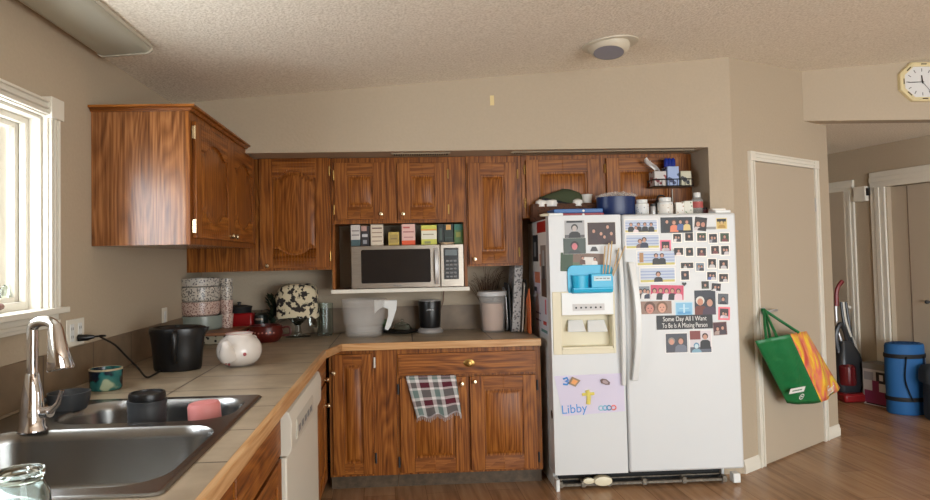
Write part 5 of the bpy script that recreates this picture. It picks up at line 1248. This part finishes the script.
dt = cloth('hanging_cloth', None, tf, tw_m)
t = thing('dish_towel', 'maroon white and grey plaid dish towel hanging over the left cabinet door', 'towel', (o0.x, TYf, o0.y)); dt.parent = t
mb = M()
def tf2(u, v):
    a = tf(u, 0); return (a[0], -.0+.030*v, a[2]+.010*math.sin(PI*v)-.002*v)
fo = cloth('top_fold', None, tf2, tw_m, 26, 5); fo.parent = t
mb = M()
for k in range(46):
    u = k/45; a = Vector(tf(u, 1)); mb.tube([a, a+Vector((.002*math.sin(k*3), -.002, -.022-.004*math.sin(k*5)))], [.0022, .0014], seg=4)
fg = mb.build('fringe', mat('towel_fringe', (170,160,156), .9), t); fg['kind'] = 'stuff'

# ------------------------------------------------------------------ ceiling and walls: lights, vents, clock
CA = math.atan(KC)
# fluorescent fixture along the left wall
y1_ = -1.66; t = thing('ceiling_light', 'long pale wraparound fluorescent fixture on the ceiling along the window wall', 'ceiling light', (.03, y1_, zc(.03)-.002), rot=(0, -CA, 0))
Lf = 1.25; W_ = .25
M().box(0, -Lf, -.018, W_, 0, 0).build('housing', mat('fixture_metal', (190,184,168), .5), t, bevel=.002)
mb = M(); mb.prism([(.006,-.019),(.012,-.03),(.03,-.038),(W_-.03,-.038),(W_-.012,-.03),(W_-.006,-.019)], -Lf+.012, -.012, 'xz'); mb.build('diffuser', mat('diffuser_acrylic', (176,174,158), .35), t)
for y in (-Lf, -.0115): M().prism([(0,-.0),(W_,-.0),(W_,-.03),(W_-.02,-.042),(.02,-.042),(0,-.03)], y, y+.0115, 'xz').build('end_cap', mat('fixture_metal', (190,184,168)), t)
# recessed light
p = hit(610, 44, (-KC, 0, 1), 2.44); p2 = hit(605, 48, (-KC, 0, 1), 2.44)
t = thing('recessed_light', 'round recessed eyeball ceiling light, switched off, above the fridge', 'ceiling light', (p.x, p.y, zc(p.x)-.002), rot=(0, -CA, 0))
lw = mat('light_trim_white', (206,198,178), .45)
M().lathe([(.16,.001),(.158,-.006),(.12,-.012),(.10,-.012)], seg=40, cap0=False, cap1=True).build('trim_ring', lw, t)
eb = M().lathe([(.118,0),(.114,-.016),(.103,-.036),(.085,-.046)], seg=36, cap0=True, cap1=False).build('eyeball', lw, t, loc=(-.015,-.02,-.012), rot=(math.radians(-10), math.radians(10), 0))
M().lathe([(.084,-.045),(.05,-.047),(.001,-.048)], seg=30, cap0=False).build('lens', mat('lens_grey', (140,140,150), .3), eb)
# vents in the soffit underside
def vent(label, x0, x1):
    a_, b_ = onZ(x0, 154.5, SZ), onZ(x1, 153, SZ); L_ = b_.x-a_.x
    t = thing('soffit_vent', label, 'vent', (a_.x, -.50, SZ-.001)); 
    mb = M(); mb.box(0, 0, -.006, L_, .012, 0); mb.box(0, .085, -.006, L_, .097, 0); mb.box(0, .012, -.006, .012, .085, 0); mb.box(L_-.012, .012, -.006, L_, .085, 0); mb.build('frame', mat('vent_beige', (160,146,122), .6), t, bevel=.001)
    M().box(.012, .012, -.003, L_-.012, .085, -.001).build('backing', black_mt, t)
    mb = M()
    n = int(L_/.016)
    for k in range(n): mb.box(.013+k*(L_-.03)/n, .012, -.007, .019+k*(L_-.03)/n, .085, -.0035)
    s2 = mb.build('louvre', mat('vent_beige', (160,146,122)), t); s2['kind'] = 'stuff'
vent('white slotted vent under the soffit above the microwave cabinet', 391, 450)
vent('longer white slotted vent under the soffit above the fridge', 509, 684)
# bit of tape on the wall
p = onY(492, 100.5, SOF); tag(M().box(-.013, -.002, -.032, .013, 0, .032).build('tape_piece', mat('tape', (226,206,150), .5), loc=(p.x, SOF-.0005, p.z)), 'small yellowish strip of tape on the wall above the cabinets', 'tape')

# octagonal wall clock
cc = onY(923.5, 81.5, -.03); s_ = ppm(cc); hw_, hh_ = 24/s_, 19.5/s_; cut = .42
def octo(k): return [(-hw_*k, -hh_*k*cut), (-hw_*k*(1-.52), -hh_*k), (hw_*k*.48, -hh_*k), (hw_*k, -hh_*k*cut), (hw_*k, hh_*k*cut), (hw_*k*.48, hh_*k), (-hw_*k*.48, hh_*k), (-hw_*k, hh_*k*cut)]
t = thing('wall_clock', 'octagonal wall clock with cream gold frame and white face', 'clock', (cc.x, -.001, cc.z))
mb = M(); rg = [[(x, y, z) for x, z in octo(k)] for k, y in ((1, 0), (1, -.03), (.93, -.042), (.80, -.03), (.79, -.016))]
mb.rings(rg, cap1=False); mb.build('frame', mat('clock_frame', (228,214,168), .35), t)
M().prism(octo(.80), -.016, -.012, 'xz').build('face', mat('clock_face', (222,222,220), .4), t)
mb = M()
for a_, b_ in zip(octo(.89), octo(.89)[1:]+octo(.89)[:1]):
    m_ = ((a_[0]+b_[0])/2, (a_[1]+b_[1])/2); d_ = Vector((b_[0]-a_[0], b_[1]-a_[1])).normalized()*.02
    mb.tube([(m_[0]-d_.x, -.040, m_[1]-d_.y), (m_[0]+d_.x, -.040, m_[1]+d_.y)], .0045, seg=5)
mb.build('frame_marks', mat('clock_mark', (70,54,40), .5), t)
for k in range(12):
    a_ = PI/6*k; rx, ry = hw_*.62, hh_*.62; o = M().box(-.003, -.0175, -.012, .003, -.0165, .012).build('hour_mark', grey, t, loc=(rx*math.sin(a_), 0, ry*math.cos(a_)), rot=(0, a_, 0))
def hand(nm, ang_, l_, w2): M().box(-w2, -.021, -.012, w2, -.019, l_).build(nm, black_pl, t, rot=(0, ang_, 0))
hand('minute_hand', math.radians(-92), hh_*.75, .0025); hand('hour_hand', math.radians(-5), hh_*.34, .004); hand('second_hand', math.radians(140), hh_*.65, .001)
M().lathe([(.007,0),(.001,.004)], seg=12).build('hand_hub', black_pl, t, loc=(0,-.021,0), rot=(PI/2,0,0))

# door chime box in the hall
def hallw(x, y, off=0):
    u, z = hallpt(x, y); q = HO+HD*u; n_ = Vector((-HD.y, HD.x))*side; return Vector((q.x+n_.x*off, q.y+n_.y*off, z)), u
ca, ua = hallw(857.5, 202); cb_, ub = hallw(869, 186)
t = thing('door_chime', 'white door chime box high on the hall wall between the two doors', 'chime', (HO.x+HD.x*ua, HO.y+HD.y*ua, ca.z), HANG)
M().box(0, .001*side, 0, ub-ua, .05*side, cb_.z-ca.z).build('cover', trim_w, t, bevel=.004)
M().box(ub-ua+.0005, .002*side, .05, ub-ua+.022, .04*side, .12).build('black_clip', black_mt, t)

# ------------------------------------------------------------------ shopping bag on the pantry door handle
n_ = (DU.y, -DU.x, 0)
def BPx(x, y, off=.07):     # point a little in front of the pantry door; returns local (u, v, z)
    p = hit(x, y, n_, DU.y*A.x-DU.x*A.y+off); q = p.xy-A; return q.dot(DU), p.z
hu, hz_ = BPx(763, 312, .05)
t = thing('shopping_bag', 'green shopping bag with orange fruit-print side hanging from the pantry door handle', 'bag', diag(hu, .05, hz_), DANG)
grn, b, N, L = nodes('green_bag_cloth', .4)
b.inputs['Base Color'].default_value = srgb(24,112,62)
tc = N('ShaderNodeTexCoord'); n = N('ShaderNodeTexNoise'); n.inputs['Scale'].default_value = 14; L(tc.outputs['Object'], n.inputs['Vector'])
bp = N('ShaderNodeBump'); bp.inputs['Strength'].default_value = .5; bp.inputs['Distance'].default_value = .02; L(n.outputs['Fac'], bp.inputs['Height']); L(bp.outputs['Normal'], b.inputs['Normal'])
frt, b, N, L = nodes('fruit_print', .35)
tc = N('ShaderNodeTexCoord'); mp = N('ShaderNodeMapping'); mp.inputs['Rotation'].default_value = (0, .5, 0); mp.inputs['Scale'].default_value = (7, 7, 4); n = N('ShaderNodeTexNoise'); n.inputs['Scale'].default_value = 1.1; n.inputs['Detail'].default_value = 2; n.inputs['Distortion'].default_value = 1.2
L(tc.outputs['Object'], mp.inputs['Vector']); L(mp.outputs['Vector'], n.inputs['Vector'])
cr = ramp(N, [(.34, srgb(216,74,60)), (.44, srgb(236,130,110)), (.52, srgb(242,160,60)), (.6, srgb(250,214,60))]); L(n.outputs['Fac'], cr.inputs['Fac']); L(cr.outputs['Color'], b.inputs['Base Color'])
def Bl(x, y, v): u, z = BPx(x, y, .05+v); return Vector((u-hu, -v, z-hz_))
# outline corners: TL, fold top, TR, BR, fold bottom, BL
front = [Bl(756,341,.12), Bl(788,336,.19), Bl(817,421,.17)+Vector((0,0,0)), Bl(786,402,.10)]
TL, TF, TR = Bl(755,341,.06), Bl(790,334,.19), Bl(806,331,.07)
BL_, BFf, BR_ = Bl(787,403,.06), Bl(821,402,.19), Bl(840,388,.08)
off_ = Vector((0, .03, 0))
def sheetf(a, b_, c_, d_, bul):
    return lambda u, v: tuple(a.lerp(b_, u).lerp(d_.lerp(c_, u), v)+Vector((0,-1,0))*bul*math.sin(PI*u)*math.sin(PI*v)+Vector((0,-.012,0))*math.sin(u*9+v*6)*math.sin(PI*u)+Vector((0,0,-.012))*math.sin(PI*u)*v)
M().grid(sheetf(TL, TF, BFf, BL_, .02), 16, 16).build('green_side', grn, t, solid=.003, sharp=180)
M().grid(sheetf(TF, TR, BR_, BFf, .02), 16, 16).build('printed_side', frt, t, solid=.003, sharp=180)
bk = [TL+Vector((.02,.03,0)), TR+Vector((0,.0,.0)), BR_+Vector((0,0,0)), BL_+Vector((.02,.03,0))]
M().grid(sheetf(TL, TR, BR_, BL_, -.0), 12, 12).build('back_side', grn, t, solid=.003, sharp=180)
mb = M(); mb._f([mb.bm.verts.new(q) for q in (BL_, BFf, BR_)]); mb.build('bag_bottom', grn, t, solid=.003)
hk = Vector((0, -.012, .01))
sa, sb_ = TL.lerp(TF, .32), TL.lerp(TF, .62)
M().tube(smooth([sa, sa.lerp(hk, .5)+Vector((-.01,0,0)), hk+Vector((-.008,0,-.01)), hk, sb_.lerp(hk, .5), sb_], 4), .0115, seg=8, flat=.8).build('strap', grn, t)
sa, sb_ = TL.lerp(TR, .28)+Vector((0,.0,0)), TF.lerp(TR, .5)
M().tube(smooth([sa, sa.lerp(hk, .5), hk+Vector((-.002,.012,-.004)), hk+Vector((.01,.008,.0)), sb_.lerp(hk, .5), sb_], 4), .0115, seg=8, flat=.8).build('strap', grn, t)
# white label and round mark low on the green side, script on the printed side
def on_green(u, v): return Vector(sheetf(TL, TF, BFf, BL_, .02)(u, v))
lc = on_green(.38, .76); du = (on_green(.62,.84)-on_green(.4,.84)); ax = du.normalized(); dn = (on_green(.5,.92)-on_green(.5,.76)).normalized(); nn = ax.cross(dn).normalized()
if nn.y > 0: nn = -nn
dn = nn.cross(ax).normalized()
if dn.z > 0: dn = -dn
Rm = Matrix((ax, -dn, nn)).transposed() if ax.cross(-dn).dot(nn) > 0 else Matrix((ax, -dn, -nn)).transposed()
lab = M().box(-.07, -.02, 0, .07, .02, .0015).build('white_label', paper, t); lab.matrix_local = Matrix.Translation(lc+nn*.006) @ Rm.to_4x4()
for k in range(8): M().box(-.045+k*.0115, -.005, .0016, -.045+k*.0115+.008, .005, .002).build('label_mark', mat('label_green', (30,110,60), .5), lab)
rc = on_green(.5, .87)
rm = M(); rm.lathe([(.022,0),(.022,.0012),(.017,.0012),(.017,0)], seg=28, cap0=False, cap1=False); rm.tube([(-.009,-.004,.001),(0,.006,.001),(.009,-.004,.001)], .0025, seg=4)
rmo = rm.build('round_mark', paper, t); rmo.matrix_local = Matrix.Translation(rc+nn*.006) @ Rm.to_4x4()
g2 = sheetf(TF, TR, BR_, BFf, .02); pcn = Vector(g2(.45, .86)); ax2 = (Vector(g2(.8,.88))-Vector(g2(.2,.88))).normalized(); d2 = (Vector(g2(.5,.7))-Vector(g2(.5,.95))).normalized(); n2 = ax2.cross(d2).normalized(); d2 = n2.cross(ax2)
if n2.y > 0: pass
sc2_ = text('script_lettering', 'Fresh', .10, paper, t, ext=.0004); sc2_.matrix_local = Matrix.Translation(pcn+n2*.022) @ Matrix((ax2, d2, n2)).transposed().to_4x4()

# ------------------------------------------------------------------ hall things
def hfloor(x, y): return onZ(x, y, 0)
# upright vacuum
f0 = hfloor(851, 401)
t = thing('upright_vacuum', 'dark upright vacuum cleaner with red handle and red base by the hall door', 'vacuum cleaner', (f0.x+.0, f0.y+.05, 0), HANG*.0)
s_ = ppm((f0.x, f0.y, .5)); V = lambda x, y: ((x-851)/s_, (402-y)/s_)
vr = mat('vacuum_red', (130,22,26), .35); vg = mat('vacuum_grey', (46,48,52), .35)
M().prism([(-.13,-.16),(.12,-.16),(.13,.10),(.08,.16),(-.10,.16)], .006, .085, 'xy').build('floor_head', vr, t, bevel=.02)
mb = M(); mb.rings([[(x*k+dx_, y*k2, z) for x, y in rr(-.12,-.09,.12,.09,.05,5)] for z, k, k2, dx_ in ((.086,.85,.9,.0),(.16,1.05,1.05,0),(.34,1.0,1,.01),(.44,.85,.85,.01),(.52,.55,.6,.0),(.56,.4,.5,-.01))]); mb.build('motor_body', vg, t)
M().lathe([(.001,.0),(.07,.0),(.075,.02),(.072,.17),(.05,.19),(.001,.19)], (-.04,-.07,.16), 20).build('dust_cup', mat('dust_cup_red', (96,26,30), .15), t)
mb = M(); mb.tube(smooth([(-.08,-.02,.45),(-.10,-.02,.62),(-.05,-.02,.72),(.0,-.02,.62),(.01,-.02,.45)]), .022, seg=8); mb.build('carry_handle', vg, t)
hx_, hzz = V(853,324)
M().tube([(.0,.03,.5),V(846,330)[:1]+(.04,)+V(846,330)[1:],V(845,300)[:1]+(.03,)+V(845,300)[1:]], .012, seg=8).build('pole', silver, t)
g0, g1, g2_ = V(846,308), V(847,292), V(853,283)
M().tube(smooth([(g0[0],.03,g0[1]),(g1[0],.03,g1[1]),(g2_[0],.03,g2_[1])]), .028, seg=8, flat=.7).build('grip', vr, t)
for k, (xa, xb) in enumerate(((850,858),(852,862),(855,859))):
    a_, b_, m2 = V(xa,304), V(xb,350), V(xa+1,326)
    M().tube(smooth([(a_[0],.02,a_[1]),(m2[0],.0,m2[1]),(b_[0],.0,b_[1]),(b_[0]-.03,.0,b_[1]-.08)]), .014, seg=8).build('hose', black_pl if k != 1 else trim_w, t)
M().tube([V(850,306)[:1]+(.03,)+V(850,306)[1:], V(860,310)[:1]+(.03,)+V(860,310)[1:]], .016, seg=8).build('cord_hook', trim_w, t)
# cardboard box with vacuum picture
q0, q1 = hfloor(864, 403), hfloor(891, 409); d_ = (q1-q0).xy; L_ = d_.length; ang_ = math.atan2(d_.y, d_.x)
Hb = onY(876, 367, q0.y-.1).z
t = thing('appliance_box', 'grey and white appliance box with pink picture between vacuum and blue mat', 'box', (q0.x, q0.y, 0), ang_)
Hb = .375
M().box(0, 0, 0, L_, .22, Hb).build('carton', mat('box_white', (196,192,190), .6), t)
M().box(-.002, -.002, Hb-.05, L_+.002, .222, Hb+.004).build('lid', mat('box_grey_top', (128,126,122), .6), t)
mb = M(); 
for (u0, v0, u1, v1, k) in ((.5,.55,.85,.82,0),(.05,.05,.95,.35,1),(.35,.3,.6,.6,1),(.05,.6,.4,.8,2),(.62,.62,.76,.76,3),(.1,.02,.9,.09,0)):
    quad(mb, L_*u0, Hb*v0, L_*u1, Hb*v1, -.0012-.0002*k, k)
mb.build('printed_picture', [pm((34,32,38)), pm((130,50,86)), pm((150,150,156)), pm((220,216,220))], t)
# rolled blue mat
q = hfloor(907, 415); Hm = 1.0
s_ = ppm((q.x, q.y, .4)); r = 18.5/s_; d_ = Vector((q.x-CAM.x, q.y-CAM.y, 0)).normalized(); c = Vector((q.x, q.y, 0))+d_*r*.6
Hm = onY(907, 342, c.y).z
t = thing('rolled_foam_mat', 'thick blue foam mat rolled up, with black straps, standing in the hall', 'mat', (c.x, c.y, 0))
fb = mat('blue_foam', (28,92,150), .7)
mb = M(); mb.lathe([(.001,.002),(r*.94,.002),(r*1.02,.02),(r,Hm*.3),(r*1.03,Hm*.6),(r,Hm-.03),(r*.95,Hm-.01),(.001,Hm-.012)], seg=40, sy=.75); ro = mb.build('roll', fb, t)
sp_ = [(r*.9*(1-k/60)*math.cos(k*.42), r*.9*(1-k/60)*.75*math.sin(k*.42), Hm-.009) for k in range(54)]
M().tube(sp_, .005, seg=4).build('spiral_edge', mat('blue_foam_edge', (20,64,110), .8), ro)
for z in (Hm*.22, Hm*.82): M().lathe([(r*1.04,z-.018),(r*1.055,z-.01),(r*1.055,z+.01),(r*1.04,z+.018)], seg=40, sy=.76, cap0=False, cap1=False).build('strap', black_mt, t)
for a_ in (-2.0, -1.0):
    M().tube(smooth([(r*1.07*math.cos(a_), r*.8*math.sin(a_), Hm*.82), (r*1.1*math.cos(a_-.1), r*.83*math.sin(a_-.1), Hm*.5), (r*1.07*math.cos(a_+.2), r*.8*math.sin(a_+.2), Hm*.22)]), .014, seg=6, flat=.3).build('carry_strap', black_mt, t)
# dark bag on the right
q = hfloor(930, 420); t = thing('dark_backpack', 'dark slate bag with white round tag standing right of the blue mat', 'bag', (q.x+.13, q.y-.03, 0), -.35)
bm_ = mat('slate_cloth', (44,52,58), .8)
mb = M(); mb.rings([[(x*k, y*k, z) for x, y in rr(-.15,-.10,.17,.10,.06,5)] for z, k in ((.003,.96),(.05,1.02),(.26,1.0),(.30,.98))]); mb.build('bag_body', bm_, t, sharp=60)
mb = M(); mb.rings([[(x*k, y*k, z) for x, y in rr(-.17,-.12,.19,.12,.06,5)] for z, k in ((.302,.98),(.32,1.02),(.40,1.0),(.44,.9),(.45,.7))]); mb.build('bag_flap', bm_, t, sharp=60)
M().lathe([(.03,0),(.03,.006),(.001,.008)], seg=20).build('round_tag', paper, t, loc=(.03,-.121,.37), rot=(PI/2,0,0))
M().box(-.09, -.125, .12, -.08, -.105, .28).build('white_piping', paper, t)

# glass ornament on the window sill
p = onX(16, 303, -.06); t = thing('glass_ornament', 'round cut glass dish standing on the window sill', 'glass dish', (-.085, p.y, WZ0+.0045))
s_ = ppm((-.085, p.y, 1.35)); r = 13/s_
M().lathe([(.001,-.008),(r*.5,-.01),(r*.9,-.014),(r,-.006),(r*.97,.0),(r*.85,-.004),(r*.5,.002),(.001,.004)], seg=26, cap0=False, cap1=False).build('plate', glass, t, loc=(0,0,r+.002), rot=(0, PI/2*.9, 0))
M().box(-.01, -.05, 0, .03, .05, .008).build('stand', clearp, t)
p = onX(3, 300, -.03); tag(M().tube([(0,-.05,0),(0,.03,.012)], .012, seg=8).build('soap_piece', mat('brown_pebble', (120,90,80), .6), loc=(-.03, p.y-.04, WZ0+.017)), 'small brown stick-shaped object on the near end of the window sill', 'ornament')
# ------------------------------------------------------------------ light and world
wd = bpy.data.worlds.new('world'); bpy.context.scene.world = wd; wd.use_nodes = True
nt = wd.node_tree; bg = nt.nodes['Background']; bg.inputs['Strength'].default_value = 1
tc = nt.nodes.new('ShaderNodeTexCoord'); sp = nt.nodes.new('ShaderNodeSeparateXYZ'); nt.links.new(tc.outputs['Generated'], sp.inputs[0])
wr = nt.nodes.new('ShaderNodeMapRange'); wr.inputs['From Min'].default_value = .1; wr.inputs['From Max'].default_value = -.5; nt.links.new(sp.outputs['X'], wr.inputs['Value'])
wm_ = nt.nodes.new('ShaderNodeMixRGB'); wm_.inputs['Color1'].default_value = (6.0, 6.25, 6.3, 1); wm_.inputs['Color2'].default_value = (9.5, 10.2, 11, 1)
nt.links.new(wr.outputs[0], wm_.inputs['Fac']); nt.links.new(wm_.outputs[0], bg.inputs['Color'])
def area(name, loc, rot, sx_, sy_, power=None, col=(1,1,1), portal=False):
    l = bpy.data.lights.new(name, 'AREA'); l.shape = 'RECTANGLE'; l.size = sx_; l.size_y = sy_; l.color = col
    if power: l.energy = power
    l.cycles.is_portal = portal
    o = bpy.data.objects.new(name, l); C.objects.link(o); o.location = loc; o.rotation_euler = rot; return o
area('window_portal', (-.17, (WY0+WY1)/2, (WZ0+WZ1)/2), (0, -PI/2, 0), WZ1-WZ0, WY1-WY0, portal=True)
area('patio_portal', (4.95, -6.95, 1.175), (PI/2, 0, 0), 4.5, 2.35, portal=True)
vs = bpy.context.scene.view_settings
vs.view_transform = 'Standard'; vs.look = 'None'; vs.gamma = 1; vs.use_curve_mapping = False; vs.exposure = .58
